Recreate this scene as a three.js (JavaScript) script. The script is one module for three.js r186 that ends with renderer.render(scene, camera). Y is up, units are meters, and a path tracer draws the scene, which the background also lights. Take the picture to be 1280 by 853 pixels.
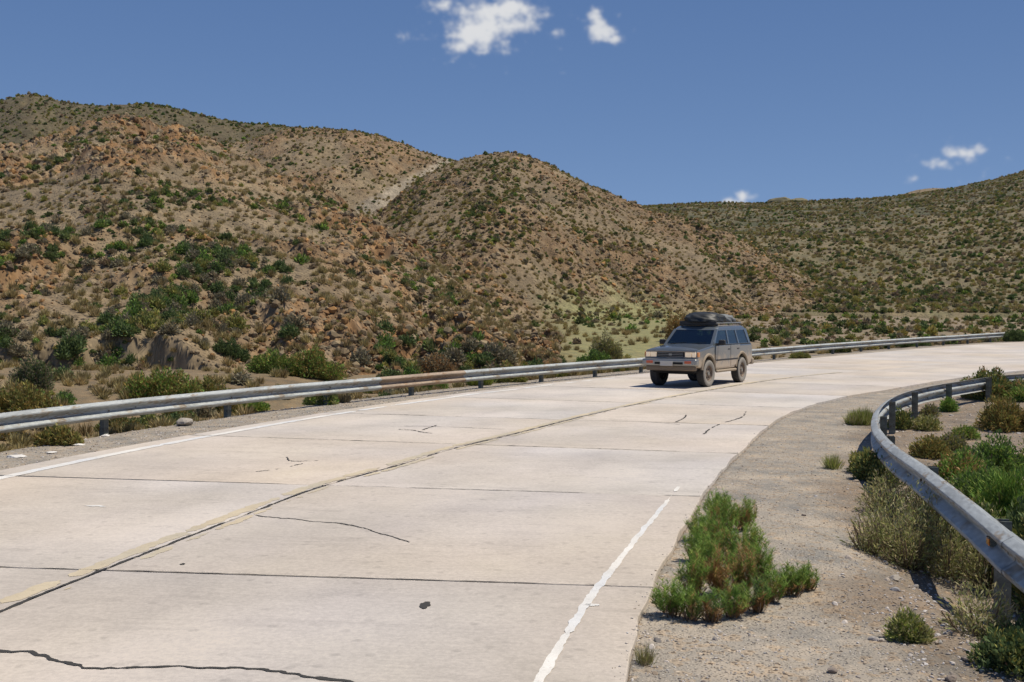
import * as THREE from 'three';
import { mergeGeometries, mergeVertices } from 'three/addons/utils/BufferGeometryUtils.js';
import { RoundedBoxGeometry } from 'three/addons/geometries/RoundedBoxGeometry.js';
import { ImprovedNoise } from 'three/addons/math/ImprovedNoise.js';

// ------------------------------------------------------------------ camera, sky, sun, exposure
const scene = new THREE.Scene();
const F = 1422, HORIZON = 393, EYE = 2.0;              // focal length and horizon row of the 1280 x 853 photograph
const camera = new THREE.PerspectiveCamera(2 * Math.atan(426.5 / F) * 180 / Math.PI, 1280 / 853, 0.1, 8000);
const PITCH = -Math.atan((426.5 - HORIZON) / F);
camera.position.set(0, EYE, 0);
camera.rotation.x = PITCH;
scene.add(camera);
const renderer = new THREE.WebGLRenderer({ antialias: true });
renderer.toneMapping = THREE.LinearToneMapping;
renderer.toneMappingExposure = 0.9;
renderer.shadowMap.enabled = true;
const SUN = new THREE.Vector3(0.42, 0.89, -0.07).normalize();
const sun = new THREE.DirectionalLight(new THREE.Color().setRGB(1.0, 0.925, 0.80), 5.0);
sun.position.copy(SUN).multiplyScalar(400);
sun.castShadow = true;
sun.shadow.mapSize.set(4096, 4096);
Object.assign(sun.shadow.camera, { left: -150, right: 150, top: 150, bottom: -150, near: 1, far: 900 });
scene.add(sun); scene.add(sun.target);

// ------------------------------------------------------------------ helpers
const { lerp, clamp } = THREE.MathUtils;
const smoothstep = (x, a, b) => { const t = Math.min(1, Math.max(0, (x - a) / (b - a))); return t * t * (3 - 2 * t); };   // also falls, when a > b
function rng(seed) { let a = seed >>> 0; return () => { a = (a + 0x6d2b79f5) | 0; let t = Math.imul(a ^ (a >>> 15), 1 | a); t = (t + Math.imul(t ^ (t >>> 7), 61 | t)) ^ t; return ((t ^ (t >>> 14)) >>> 0) / 4294967296; }; }
const PN = new ImprovedNoise();
const noise = (x, y, z = 0) => PN.noise(x + 131.7, y + 57.3, z + 11.1);
function fbm(x, y, z = 0, oct = 4) { let s = 0, a = 0.5; for (let i = 0; i < oct; i++) { s += a * noise(x, y, z + i * 7.3); x *= 2.03; y *= 2.03; z *= 2.03; a *= 0.5; } return s; }
function ridged(x, y, oct = 3) { let s = 0, a = 0.5; for (let i = 0; i < oct; i++) { s += a * (1 - Math.abs(noise(x, y, i * 5.1)) * 2); x *= 2.1; y *= 2.1; a *= 0.5; } return s; }
const names = new Map();
function numbered(n) { const k = names.get(n) ?? 0; names.set(n, k + 1); return k ? n + '_' + String(k).padStart(3, '0') : n; }
function shadows(o) { o.traverse((m) => { if (m.isMesh) { m.castShadow = true; m.receiveShadow = true; } }); return o; }
function tag(o, label, category, group, kind) { o.userData = { label, category }; if (group) o.userData.group = group; if (kind) o.userData.kind = kind; return o; }
function addThing(o, name, label, category, group, kind) { o.name = numbered(name); tag(o, label, category, group, kind); scene.add(o); return o; }
function part(parent, name, geometry, material) { const m = new THREE.Mesh(geometry, material); m.name = name; parent.add(m); return m; }
// pixel of the photograph -> ray -> point on the height h
const ct = Math.cos(PITCH), st = Math.sin(PITCH);
function ray(px, py) { const x = (px - 640) / F, y = -(py - 426.5) / F; return [x, y * ct + st, -(ct - y * st)]; }
function P(px, py, h = 0) { const r = ray(px, py), t = (h - EYE) / r[1]; return { x: r[0] * t, d: -r[2] * t }; }
const rise = (d) => 0.5 * smoothstep(d, 45, 85);
function PR(px, py, h0 = 0) { let p = P(px, py, h0); for (let i = 0; i < 12; i++) p = P(px, py, h0 + rise(p.d)); return p; }
function tabled(table) { // smooth interpolation of [x, y] pairs
  return (x) => {
    const n = table.length;
    if (x <= table[0][0]) return table[0][1];
    if (x >= table[n - 1][0]) return table[n - 1][1];
    let i = 0; while (x > table[i + 1][0]) i++;
    const [x1, y1] = table[i], [x2, y2] = table[i + 1];
    const m1 = i > 0 ? (y2 - table[i - 1][1]) / (x2 - table[i - 1][0]) : (y2 - y1) / (x2 - x1);
    const m2 = i < n - 2 ? (table[i + 2][1] - y1) / (table[i + 2][0] - x1) : (y2 - y1) / (x2 - x1);
    const w = x2 - x1, t = (x - x1) / w, t2 = t * t, t3 = t2 * t;
    return (2 * t3 - 3 * t2 + 1) * y1 + (t3 - 2 * t2 + t) * w * m1 + (-2 * t3 + 3 * t2) * y2 + (t3 - t2) * w * m2;
  };
}
// a tiling texture from a function of (u, v) in 0..1
function hash2(i, j, s) { let h = Math.imul(i, 374761393) + Math.imul(j, 668265263) + Math.imul(s, 2147483647 ^ 0x5bd1e995); h = Math.imul(h ^ (h >>> 13), 1274126177); return ((h ^ (h >>> 16)) >>> 0) / 4294967296; }
function tile(u, v, nx, ny, s) { const x = u * nx, y = v * ny, i = Math.floor(x), j = Math.floor(y); let fx = x - i, fy = y - j; fx = fx * fx * (3 - 2 * fx); fy = fy * fy * (3 - 2 * fy);
  const a = hash2(i % nx, j % ny, s), b = hash2((i + 1) % nx, j % ny, s), c = hash2(i % nx, (j + 1) % ny, s), d = hash2((i + 1) % nx, (j + 1) % ny, s);
  return a + (b - a) * fx + (c - a) * fy + (a - b - c + d) * fx * fy; }
function cells(u, v, n, s) { // distance to the nearest of scattered points, and that point's own random number
  const x = u * n, y = v * n, i = Math.floor(x), j = Math.floor(y); let best = 9, id = 0;
  for (let a = -1; a < 2; a++) for (let b = -1; b < 2; b++) { const ii = (i + a + n) % n, jj = (j + b + n) % n, dx = i + a + hash2(ii, jj, s) - x, dy = j + b + hash2(ii, jj, s + 1) - y, q = dx * dx + dy * dy; if (q < best) { best = q; id = hash2(ii, jj, s + 2); } }
  return [Math.sqrt(best), id]; }
function texture(size, fn, srgb = true) {
  const data = new Uint8Array(size * size * 4);
  for (let y = 0; y < size; y++) for (let x = 0; x < size; x++) { const c = fn((x + 0.5) / size, (y + 0.5) / size), o = (y * size + x) * 4; for (let k = 0; k < 3; k++) data[o + k] = clamp(Math.round((c.length ? c[k] : c) * 255), 0, 255); data[o + 3] = 255; }
  const t = new THREE.DataTexture(data, size, size);
  t.wrapS = t.wrapT = THREE.RepeatWrapping; t.magFilter = THREE.LinearFilter; t.minFilter = THREE.LinearMipmapLinearFilter; t.generateMipmaps = true;
  if (srgb) t.colorSpace = THREE.SRGBColorSpace;
  t.needsUpdate = true; return t;
}
const srgb = (c) => c <= 0.0031308 ? c * 12.92 : 1.055 * Math.pow(c, 1 / 2.4) - 0.055;

// ------------------------------------------------------------------ the sky: clear high-desert blue with a few small cumulus
{
  const W = 4096, H = 2048, data = new Float32Array(W * H * 4);
  const low = [0.345, 0.52, 0.78], mid = [0.108, 0.213, 0.46], high = [0.045, 0.10, 0.275];
  for (let r = 0; r < H; r++) {
    const el = ((r + 0.5) / H - 0.5) * Math.PI, e = Math.max(0, el) * 180 / Math.PI;
    const a = Math.exp(-e / 7.5), b = Math.exp(-Math.max(0, e - 4) / 34);
    for (let c = 0; c < W; c++) {
      const o = (r * W + c) * 4;
      for (let k = 0; k < 3; k++) data[o + k] = lerp(lerp(high[k], mid[k], b), low[k], a * 0.82);
      data[o + 3] = 1;
    }
  }
  // clouds: [px, py, half width, half height, strength] puffs of the photograph's own clouds, by direction
  const puffs = [
    [[598, 40, 46, 26, 1.0], [560, 8, 34, 16, 0.72], [640, 10, 40, 17, 0.95], [575, 58, 22, 12, 0.7], [655, 30, 26, 16, 0.8], [695, 40, 16, 9, 0.45], [600, 64, 20, 8, 0.5], [610, 14, 40, 20, 0.8]],
    [[753, 41, 20, 14, 1.0], [744, 18, 12, 12, 0.9], [748, 30, 13, 14, 0.9], [768, 48, 14, 8, 0.75]],
    [[503, 42, 11, 11, 0.45]],
    [[916, 252, 18, 8, 0.9], [926, 246, 11, 8, 0.95], [908, 257, 16, 4, 0.7]],
    [[1205, 194, 30, 11, 0.85], [1170, 203, 24, 9, 0.68], [1225, 188, 13, 7, 0.75], [1145, 224, 9, 5, 0.33], [1258, 203, 8, 4, 0.3]],
    [[38, 124, 18, 5, 0.6]],
  ];
  for (const group of puffs) {
    const x0 = Math.min(...group.map((p) => p[0] - p[2] * 1.8)), x1 = Math.max(...group.map((p) => p[0] + p[2] * 1.8)), y0 = Math.min(...group.map((p) => p[1] - p[3] * 2)), y1 = Math.max(...group.map((p) => p[1] + p[3] * 2));
    const span = Math.max(...group.map((p) => p[3]));
    for (let r = H / 2; r < H * 0.72; r++) for (let c = 0; c < W; c++) {
      const el = ((r + 0.5) / H - 0.5) * Math.PI, az = ((c + 0.5) / W - 0.5) * 2 * Math.PI;
      const dx = Math.cos(az) * Math.cos(el), dz = Math.sin(az) * Math.cos(el), dy = Math.sin(el);
      if (dz > -0.5) continue;
      const fwd = -dz * ct + dy * st;                                            // in the camera's axes
      const px = 640 + F * dx / fwd, py = 426.5 - F * (dy * ct - (-dz) * st) / fwd;
      if (px < x0 || px > x1 || py < y0 || py > y1) continue;
      let v = 0;
      const wx = px + 5 * fbm(px / 16, py / 16, 3, 3), wy = py + 4 * fbm(px / 14, py / 14, 9, 3);
      for (const [cx, cy, hw, hh, s] of group) { const q = ((wx - cx) / hw) ** 2 + ((wy - cy) / hh) ** 2, w = s * Math.exp(-q * 1.15); v = Math.max(v, w) + 0.25 * Math.min(v, w); }
      const n = fbm(px / 22, py / 15, 1, 5) * 0.62 + fbm(px / 7, py / 6, 4, 3) * 0.28;
      const dens = smoothstep(v + n * 1.25, 0.2, 1.05), alpha = Math.pow(dens, 1.15) * (span > 15 ? 0.98 : 0.92);
      const o = (r * W + c) * 4, white = [0.80, 0.81, 0.83];
      for (let k = 0; k < 3; k++) data[o + k] = lerp(data[o + k], white[k], alpha);
    }
  }
  const sky = new THREE.DataTexture(data, W, H, THREE.RGBAFormat, THREE.FloatType);
  sky.mapping = THREE.EquirectangularReflectionMapping; sky.magFilter = THREE.LinearFilter; sky.minFilter = THREE.LinearFilter; sky.needsUpdate = true;
  scene.background = sky; scene.environment = sky;
}

// ------------------------------------------------------------------ textures and shared materials
const concreteColor = texture(2048, (u, v) => { // 9 m tile: mottled, broomed across the lane, small stains
  const big = tile(u, v, 5, 5, 1) * 0.5 + tile(u, v, 13, 11, 2) * 0.3 + tile(u, v, 37, 31, 3) * 0.2, fine = hash2(Math.floor(u * 2048), Math.floor(v * 2048), 4), broom = tile(u, v, 24, 620, 5), sand = tile(u, v, 400, 400, 6);
  const [cd, id] = cells(u, v, 60, 7), speck = id > 0.86 ? smoothstep(cd, 0.3, 0.12) * 0.12 : 0, wear = smoothstep(tile(u, v, 9, 60, 8) * 0.6 + tile(u, v, 40, 160, 9) * 0.4, 0.6, 0.82) * 0.1;
  const g = 0.93 + (big - 0.5) * 0.17 + (fine - 0.5) * 0.07 + (broom - 0.5) * 0.03 + (sand - 0.5) * 0.07 - speck * 0.5 - wear * 0.3, warm = (tile(u, v, 4, 6, 10) - 0.5) * 0.05;
  return [g + warm * 0.6, g, g - warm]; });
const concreteBump = texture(1024, (u, v) => 0.5 + (tile(u, v, 12, 420, 5) - 0.5) * 0.4 + (hash2(Math.floor(u * 1024), Math.floor(v * 1024), 14) - 0.5) * 0.5 + (tile(u, v, 60, 60, 15) - 0.5) * 0.3, false);
const gravelColor = texture(2048, (u, v) => { // 3 m tile of packed gravel: light and dark chips in grey dust
  const [d1, i1] = cells(u, v, 150, 21), [d2, i2] = cells(u, v, 52, 31), dust = tile(u, v, 7, 7, 22) * 0.5 + tile(u, v, 23, 23, 23) * 0.3 + tile(u, v, 90, 90, 24) * 0.2, fine = hash2(Math.floor(u * 2048), Math.floor(v * 2048), 25);
  let g = 0.74 + (dust - 0.5) * 0.28 + (fine - 0.5) * 0.16, w = (dust - 0.5) * 0.05;
  if (i1 > 0.5) g = lerp(g, 0.42 + (i1 - 0.5) * 1.1, smoothstep(d1, 0.42, 0.25) * 0.85);
  if (i2 > 0.78) { g = lerp(g, 0.45 + (i2 - 0.78) * 2.2, smoothstep(d2, 0.3, 0.2)); w += 0.03; }
  return [g + w, g, g - w * 1.2]; });
const gravelBump = texture(1024, (u, v) => { const [d1, i1] = cells(u, v, 150, 21), [d2, i2] = cells(u, v, 52, 31); return 0.25 + (i1 > 0.4 ? smoothstep(d1, 0.5, 0.1) * 0.3 : 0) + (i2 > 0.78 ? smoothstep(d2, 0.32, 0.1) * 0.4 : 0) + tile(u, v, 30, 30, 26) * 0.15; }, false);
const dirtColor = texture(2048, (u, v) => { // 26 m tile: stony desert soil
  const [d1, i1] = cells(u, v, 190, 41), [d2, i2] = cells(u, v, 64, 51), big = tile(u, v, 9, 9, 42) * 0.4 + tile(u, v, 31, 31, 43) * 0.35 + tile(u, v, 110, 110, 44) * 0.25, fine = hash2(Math.floor(u * 2048), Math.floor(v * 2048), 45);
  let g = 0.78 + (big - 0.5) * 0.36 + (fine - 0.5) * 0.14;
  if (i1 > 0.55) g = lerp(g, 0.5 + (i1 - 0.55) * 1.1, smoothstep(d1, 0.45, 0.3) * 0.7);
  if (i2 > 0.7) g = lerp(g, 0.55 + (i2 - 0.7) * 1.4, smoothstep(d2, 0.38, 0.28) * 0.7);
  return g; });
const dirtBump = texture(1024, (u, v) => { const [d1, i1] = cells(u, v, 190, 41), [d2, i2] = cells(u, v, 64, 51); return 0.25 + (i1 > 0.5 ? smoothstep(d1, 0.5, 0.15) * 0.25 : 0) + (i2 > 0.65 ? smoothstep(d2, 0.4, 0.15) * 0.35 : 0) + tile(u, v, 70, 70, 46) * 0.2; }, false);
const metalTint = texture(512, (u, v) => { const g = 0.86 + (tile(u, v, 6, 20, 61) - 0.5) * 0.2 + (tile(u, v, 40, 90, 62) - 0.5) * 0.16 + (hash2(Math.floor(u * 512), Math.floor(v * 512), 63) - 0.5) * 0.08, dirt = smoothstep(tile(u, v, 9, 14, 64) * 0.6 + tile(u, v, 50, 60, 65) * 0.4, 0.58, 0.8) * 0.18; return [g - dirt * 0.6, g - dirt, g - dirt * 1.4]; });

const std = (r, g, b, roughness = 0.9, more = {}) => { const m = new THREE.MeshStandardMaterial({ roughness, ...more }); m.color.setRGB(r, g, b); return m; };
const phys = (r, g, b, roughness, more = {}) => { const m = new THREE.MeshPhysicalMaterial({ roughness, ...more }); m.color.setRGB(r, g, b); return m; };
const M = {
  dirt: std(1, 1, 1, 0.96, { vertexColors: true, map: dirtColor, bumpMap: dirtBump, bumpScale: 0.22 }),
  gravel: std(1, 1, 1, 0.95, { vertexColors: true, map: gravelColor, bumpMap: gravelBump, bumpScale: 0.018 }),
  tar: std(0.04, 0.037, 0.032, 0.85),
  whitePaint: std(0.80, 0.79, 0.76, 0.7, { map: concreteColor }),
  yellowPaint: std(0.585, 0.51, 0.375, 0.8, { map: concreteColor }),
  galvanised: std(0.51, 0.535, 0.52, 0.55, { map: metalTint, metalness: 0.15 }),
  dusty: std(0.45, 0.345, 0.25, 0.8, { map: metalTint, metalness: 0.1 }),
  post: std(0.19, 0.21, 0.185, 0.7, { map: metalTint, metalness: 0.2 }),
  leaf: phys(1, 1, 1, 0.9, { vertexColors: true, side: THREE.DoubleSide, specularIntensity: 0.3, transmission: 0.3, thickness: 0 }),
  wood: std(0.16, 0.11, 0.07, 0.9),
  rock: std(1, 1, 1, 0.95, { vertexColors: true }),
};

// ------------------------------------------------------------------ the road's lines on the ground
function curve(points, n = 240) { const c = new THREE.CatmullRomCurve3(points.map((p) => new THREE.Vector3(p.x, 0, p.d)), false, 'centripetal'); return c.getSpacedPoints(n).map((v) => ({ x: v.x, d: v.z })); }
const xd = (x, d) => ({ x, d });
const centreLine = curve([xd(-5.2, -6), xd(-4.35, 2), xd(-3.44, 7.65), PR(115, 718), PR(316, 640), PR(400, 609), PR(500, 581), PR(570, 560), PR(640, 543.5), PR(720, 523), PR(790, 507), PR(860, 493), xd(8.6, 35.5), xd(14.5, 42.5), xd(22.5, 50.5), xd(34, 60), xd(50, 70)], 500);
const leftEdge = curve([xd(-9.2, -8), xd(-8.6, 2), PR(-150, 626), PR(0, 588), PR(150, 559), PR(300, 533), PR(430, 512), PR(540, 496.5), PR(640, 484), PR(720, 475.5), PR(800, 467.5), PR(900, 458), PR(1000, 449), PR(1150, 436), PR(1280, 427.5), PR(1400, 421.5)], 400);
const rightEdge = curve([xd(-0.7, -8), xd(0.1, 2), PR(785, 853), PR(810, 740), PR(850, 670), PR(885, 610), PR(930, 560), PR(990, 515), PR(1060, 495), PR(1110, 487), PR(1180, 475), PR(1280, 463), xd(26, 47), xd(38, 54), xd(52, 61)], 400);
const leftRail = curve([PR(-260, 622), PR(-120, 582), PR(0, 556), PR(103, 541), PR(263, 521), PR(400, 505), PR(500, 494.5), PR(640, 480), PR(800, 465), PR(962, 449), PR(1090, 437.5), PR(1180, 431), PR(1257, 425.5)], 300);
const RAILTOP = 0.5;
const rightRail = curve([xd(2.9, 4.2), xd(3.2, 6.2), ...[[1290, 684], [1220, 629], [1156, 582], [1120, 557], [1103, 540], [1098, 524], [1104, 508], [1120, 496], [1147, 487], [1186, 479], [1227, 473], [1290, 467], [1370, 462]].map(([a, b]) => P(a, b, RAILTOP))], 300);
function signedDistance(line, x, d) { // positive to the right of the line's direction
  let best = 1e9, s = 0;
  let i0 = 0, q0 = 1e9;
  for (let i = 0; i < line.length; i += 8) { const q = (line[i].x - x) ** 2 + (line[i].d - d) ** 2; if (q < q0) { q0 = q; i0 = i; } }
  for (let i = Math.max(0, i0 - 8); i < Math.min(line.length - 1, i0 + 8); i++) {
    const a = line[i], b = line[i + 1], vx = b.x - a.x, vd = b.d - a.d, t = clamp(((x - a.x) * vx + (d - a.d) * vd) / (vx * vx + vd * vd), 0, 1), ex = x - a.x - vx * t, ed = d - a.d - vd * t, q = ex * ex + ed * ed;
    if (q < best) { best = q; s = Math.sign(vd * ex - vx * ed) || 1; }
  }
  return s * Math.sqrt(best);
}
// ------------------------------------------------------------------ ground and hills as height functions of x and the distance d
function groundAt(x, d) {
  const ql = -signedDistance(leftEdge, x, d), qr = signedDistance(rightEdge, x, d), r = rise(d);
  if (ql <= 0 && qr <= 0) return r - 0.16 + 0.13 * Math.max(smoothstep(ql, -0.06, 0), smoothstep(qr, -0.06, 0));
  if (ql > 0) {
    const px = 640 + F * x / Math.max(d, 1), left = 1 - smoothstep(px, 250, 800);
    let h = r - 0.03 - 0.015 * ql + 0.012 * noise(x * 2, d * 2);
    h -= (0.25 + 0.75 * left) * smoothstep(ql, 1.5, 4.2) * (1 - 0.55 * smoothstep(ql, 7, 12));
    h += Math.max(0, ql - 3) * lerp(0.052, 0.05, left) * smoothstep(ql, 3, 12);
    h += (0.5 * fbm(x / 6, d / 6, 2, 4) + 0.06 * fbm(x * 1.2, d * 1.2, 5, 3)) * smoothstep(ql, 2.5, 8);
    return h;
  }
  let h = -0.03 + r + 0.02 * fbm(x * 1.3, d * 1.3, 3, 4) * smoothstep(qr, 0.05, 0.5) - 0.01 * Math.min(qr, 3);
  h -= 0.26 * smoothstep(x, 2.75, 3.7) * (1 - smoothstep(d, 9, 12.5)) * (1 - smoothstep(x, 4, 6.5));
  h += 0.10 * fbm(x * 0.9, d * 0.9, 8, 4) * smoothstep(qr, 1.0, 2.4);
  return h;
}
const HILLS = [
  { name: 'rocky_hillside', label: 'steep rocky orange and tan hillside beside the long guardrail', from: -420, to: 700, step: 1.8, rows: 250, behind: 40, base: tabled([[-400, 36], [150, 41], [420, 41], [560, 44], [700, 46]]), foot: -0.7,
    top: tabled([[-400, 128], [150, 122], [350, 105], [500, 85], [600, 66], [700, 56]]), crest: tabled([[-420, 235], [-100, 214], [0, 200], [60, 187], [119, 167], [180, 164], [235, 180], [300, 203], [360, 232], [420, 256], [480, 288], [540, 330], [600, 378], [650, 415], [700, 445]]), ease: 1.35, crag: 1.0 },
  { name: 'rounded_hill', label: 'rounded tan hill with scattered shrubs behind the rocky hillside', from: 120, to: 720, step: 1.9, rows: 170, behind: 30, base: () => 112, foot: 1.0, top: tabled([[120, 190], [720, 215]]),
    crest: tabled([[120, 215], [200, 196], [250, 190], [300, 188], [350, 172], [400, 165], [440, 167], [480, 176], [520, 189], [575, 206], [640, 226], [720, 262]]), ease: 1.5, crag: 0.45 },
  { name: 'hill_ridge', label: 'dark ridge rising behind the rocky hillside against the sky', from: -420, to: 540, step: 2.2, rows: 130, behind: 26, base: () => 190, foot: 8, top: () => 330,
    crest: tabled([[-420, 160], [-200, 152], [-60, 146], [0, 134], [40, 127], [90, 138], [135, 141], [180, 139], [215, 143], [250, 152], [300, 163], [340, 164], [380, 168], [450, 188], [540, 225]]), ease: 1.5, crag: 0.35 },
  { name: 'pointed_hill', label: 'brown rocky hill with a low rounded peak above the meadow', from: 420, to: 1110, step: 1.8, rows: 200, behind: 34, base: tabled([[420, 88], [640, 92], [800, 106], [1100, 120]]), foot: 1.6, top: tabled([[420, 140], [620, 168], [800, 178], [1110, 165]]),
    crest: tabled([[420, 312], [470, 270], [520, 229], [560, 207], [600, 197], [640, 195], [680, 208], [740, 238], [800, 262], [860, 276], [900, 290], [960, 319], [1020, 346], [1110, 385]]), ease: 1.4, crag: 0.6 },
  { name: 'distant_hillside', label: 'long shrub covered hillside sloping up at the far side of the valley', from: 680, to: 1750, step: 2.3, rows: 260, behind: 26, base: () => 118, foot: 2.2, top: () => 470,
    crest: tabled([[680, 280], [780, 263], [850, 259], [930, 259], [1000, 257], [1050, 254], [1100, 250], [1180, 238], [1230, 226], [1280, 214], [1400, 184], [1750, 150]]), ease: 1.15, crag: 0.2 },
  { name: 'far_knoll', label: 'small pale knoll peeping over the far hillside', from: 1080, to: 1300, step: 2, rows: 40, behind: 14, base: () => 560, foot: 30, top: () => 660,
    crest: tabled([[1080, 275], [1110, 252], [1130, 243], [1150, 237], [1175, 235], [1198, 239], [1230, 252], [1300, 280]]), ease: 1.6, crag: 0.2 },
];
function rockiness(x, d, hill) { // where bare rock stands out of the soil
  const n = fbm(x / 16 + 3.1, d / 22, 1, 4) * 1.25 + fbm(x / 5, d / 6, 4, 3) * 0.55;
  const u = 640 + F * x / d, sandy = hill.crag === 1 ? smoothstep(u + 60 * noise(x / 5, d / 5), 360, 240) * smoothstep(d + 6 * noise(x / 6, d / 6, 4), 53, 45) : 0;
  return smoothstep(n + 0.06 + hill.crag * 0.12, -0.02, 0.34) * (1 - 0.9 * sandy);
}
function hillAt(hill, px, d) {
  const u = (px - 640) / F, x = u * d, db = hill.base(px), dc = hill.top(px), hc = EYE + (HORIZON - hill.crest(px)) / F * dc, t = (d - db) / (dc - db);
  let h;
  if (t < 0) h = hill.foot + t * (dc - db) * 0.35;
  else if (t <= 1) h = hill.foot + (hc - hill.foot) * (1 - Math.pow(1 - t, hill.ease));
  else h = hc - (hc + 4) * (1 - Math.cos(Math.min(1, (t - 1) / 1.1) * Math.PI)) * 0.5;
  if (hill.crag === 1 && px < 330) { const cut = 0.022 + 0.03 * noise(x / 5, 7.7) + 0.01 * noise(x / 1.2, 3.3); h += (0.95 + 0.5 * noise(x / 3, 1.2)) * smoothstep(px, 330, 200) * (smoothstep(t, cut, cut + 0.008) - smoothstep(t, cut, cut + 0.25)); }   // an undercut, eroded bank
  const far = dc / 120, m = smoothstep(t, -0.02, 0.12) * (1 - 0.55 * smoothstep(t, 0.8, 1) * (1 - smoothstep(t, 1, 1.2))), rk = rockiness(x, d, hill);
  h += m * (1.3 * far * fbm(x / (17 * far), d / (26 * far), 6, 3) + 0.9 * Math.sqrt(far) * hill.crag * (fbm(x / 6.5, d / 9, 2, 3)));
  h -= m * hill.crag * 1.5 * smoothstep(ridged(x / 15 + 0.5 * noise(d / 20, 3), d / 60, 2), 0.5, 0.8);                // shallow gullies running down
  h += m * rk * hill.crag * (1.75 * (ridged(x / 4.2, d / 5.5, 3) - 0.3) + 0.62 * (ridged(x / 1.3 + 9, d / 1.6, 2) - 0.3));
  h += m * (0.2 * fbm(x / 1.1, d / 1.3, 3, 3) * Math.sqrt(far) + rk * hill.crag * 0.16 * ridged(x * 1.7, d * 1.3, 1));
  return h;
}
function surfaceAt(x, d) { let h = d < 130 ? groundAt(x, d) : groundFar(x, d), which = -1; const px = 640 + F * x / d; HILLS.forEach((k, i) => { if (px < k.from || px > k.to) return; const v = hillAt(k, px, d); if (v > h) { h = v; which = i; } }); return [h, which]; }
function groundFar(x, d) { return groundAt(x, 129.9) * 0 + 2.2 + (d - 130) * 0.004; }
const mix3 = (a, b, t) => [lerp(a[0], b[0], t), lerp(a[1], b[1], t), lerp(a[2], b[2], t)];
function grid(cols, rows, at) { // at(i, j) -> {p: [x, y, z], c: [r, g, b], uv: [u, v]}
  const pos = new Float32Array(cols * rows * 3), col = new Float32Array(cols * rows * 3), uv = new Float32Array(cols * rows * 2), idx = new Uint32Array((cols - 1) * (rows - 1) * 6);
  let k = 0;
  for (let j = 0; j < rows; j++) for (let i = 0; i < cols; i++) { const v = at(i, j), o = j * cols + i; pos.set(v.p, o * 3); col.set(v.c, o * 3); uv.set(v.uv, o * 2); }
  for (let j = 0; j < rows - 1; j++) for (let i = 0; i < cols - 1; i++) { const a = j * cols + i, b = a + 1, c = a + cols, e = c + 1; idx.set([a, b, c, b, e, c], k); k += 6; }
  const g = new THREE.BufferGeometry(); g.setAttribute('position', new THREE.BufferAttribute(pos, 3)); g.setAttribute('color', new THREE.BufferAttribute(col, 3)); g.setAttribute('uv', new THREE.BufferAttribute(uv, 2)); g.setIndex(new THREE.BufferAttribute(idx, 1)); g.computeVertexNormals(); return g;
}
// soil colours (linear)
const SOIL = { sand: [0.42, 0.315, 0.18], stone: [0.365, 0.275, 0.16], orange: [0.54, 0.285, 0.10], rust: [0.33, 0.175, 0.07], brown: [0.28, 0.20, 0.11], grass: [0.44, 0.425, 0.18], olive: [0.22, 0.215, 0.09], grey: [0.385, 0.33, 0.235] };
function hillColour(hill, i, x, d, px, t) {
  const rk = rockiness(x, d, hill), a = fbm(x / 9, d / 11, 12, 4), b = fbm(x / 2.2, d / 2.6, 22, 3), c = fbm(x / 0.9, d / 1.0, 31, 2);
  let col = mix3(SOIL.sand, SOIL.stone, clamp(0.5 + a * 1.6, 0, 1));
  const orange = [0.95, 0.55, 0.4, 0.6, 0.05, 0.2][i];
  let rock = mix3(SOIL.orange, SOIL.rust, clamp(0.4 + b * 1.9 + a, 0, 1));
  rock = mix3(rock, SOIL.grey, clamp(0.18 + c * 1.3 - a * 0.9, 0, 0.7));
  col = mix3(col, rock, clamp(rk * orange + b * 0.25, 0, 1));
  if (i === 2) col = mix3(mix3(col, SOIL.brown, 0.6), SOIL.olive, clamp(0.38 + 0.5 * b, 0, 0.8)).map((v) => v * 0.72);
  if (i === 4) col = mix3(mix3(SOIL.sand, SOIL.brown, clamp(0.35 + a * 1.2, 0, 1)), SOIL.olive, clamp(0.42 + b * 0.9 + 0.5 * a, 0, 0.9)); if (i === 4) col = mix3(col, [0.10, 0.11, 0.05], 0.8 * smoothstep(a * 0.7 + b * 0.45, -0.22, 0.1) * smoothstep(d + 90 * a, 215, 310));   // cloud shade painted into the colour of the scrubby upper slope
  if (i === 3) col = mix3(mix3(col, SOIL.brown, 0.3), SOIL.grass, 0.9 * smoothstep(t + 0.2 * a, 0.16, 0.04) * smoothstep(px + 90 * a, 660, 740) * smoothstep(px + 90 * a, 930, 840));
  if (i === 1 && px > 400) { const y = HORIZON - (hillAt(hill, px, d) - EYE) * F / d, line = y - lerp(272, 208, (px - 440) / 118); col = mix3(col, [0.56, 0.47, 0.34], smoothstep(-Math.abs(line + 5 * b), -15, -6) * smoothstep(px, 430, 460)); }
  const e = noise(x * 2.3, d * 2.1, 77); return col.map((v) => v * clamp(0.94 + 0.5 * c + 0.25 * e, 0.45, 1.5));
}
HILLS.forEach((hill, i) => {
  const cols = Math.round((hill.to - hill.from) / hill.step) + 1, rows = hill.rows + hill.behind;
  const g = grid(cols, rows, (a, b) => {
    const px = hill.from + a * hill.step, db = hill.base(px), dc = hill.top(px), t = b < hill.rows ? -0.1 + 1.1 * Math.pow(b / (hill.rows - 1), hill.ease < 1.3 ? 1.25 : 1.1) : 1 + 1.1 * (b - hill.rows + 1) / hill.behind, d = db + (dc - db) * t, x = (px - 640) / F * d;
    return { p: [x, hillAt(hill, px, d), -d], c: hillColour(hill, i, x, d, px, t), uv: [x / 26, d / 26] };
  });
  const m = new THREE.Mesh(g, M.dirt); addThing(m, hill.name, hill.label, 'hill', undefined, 'structure');
});
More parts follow.
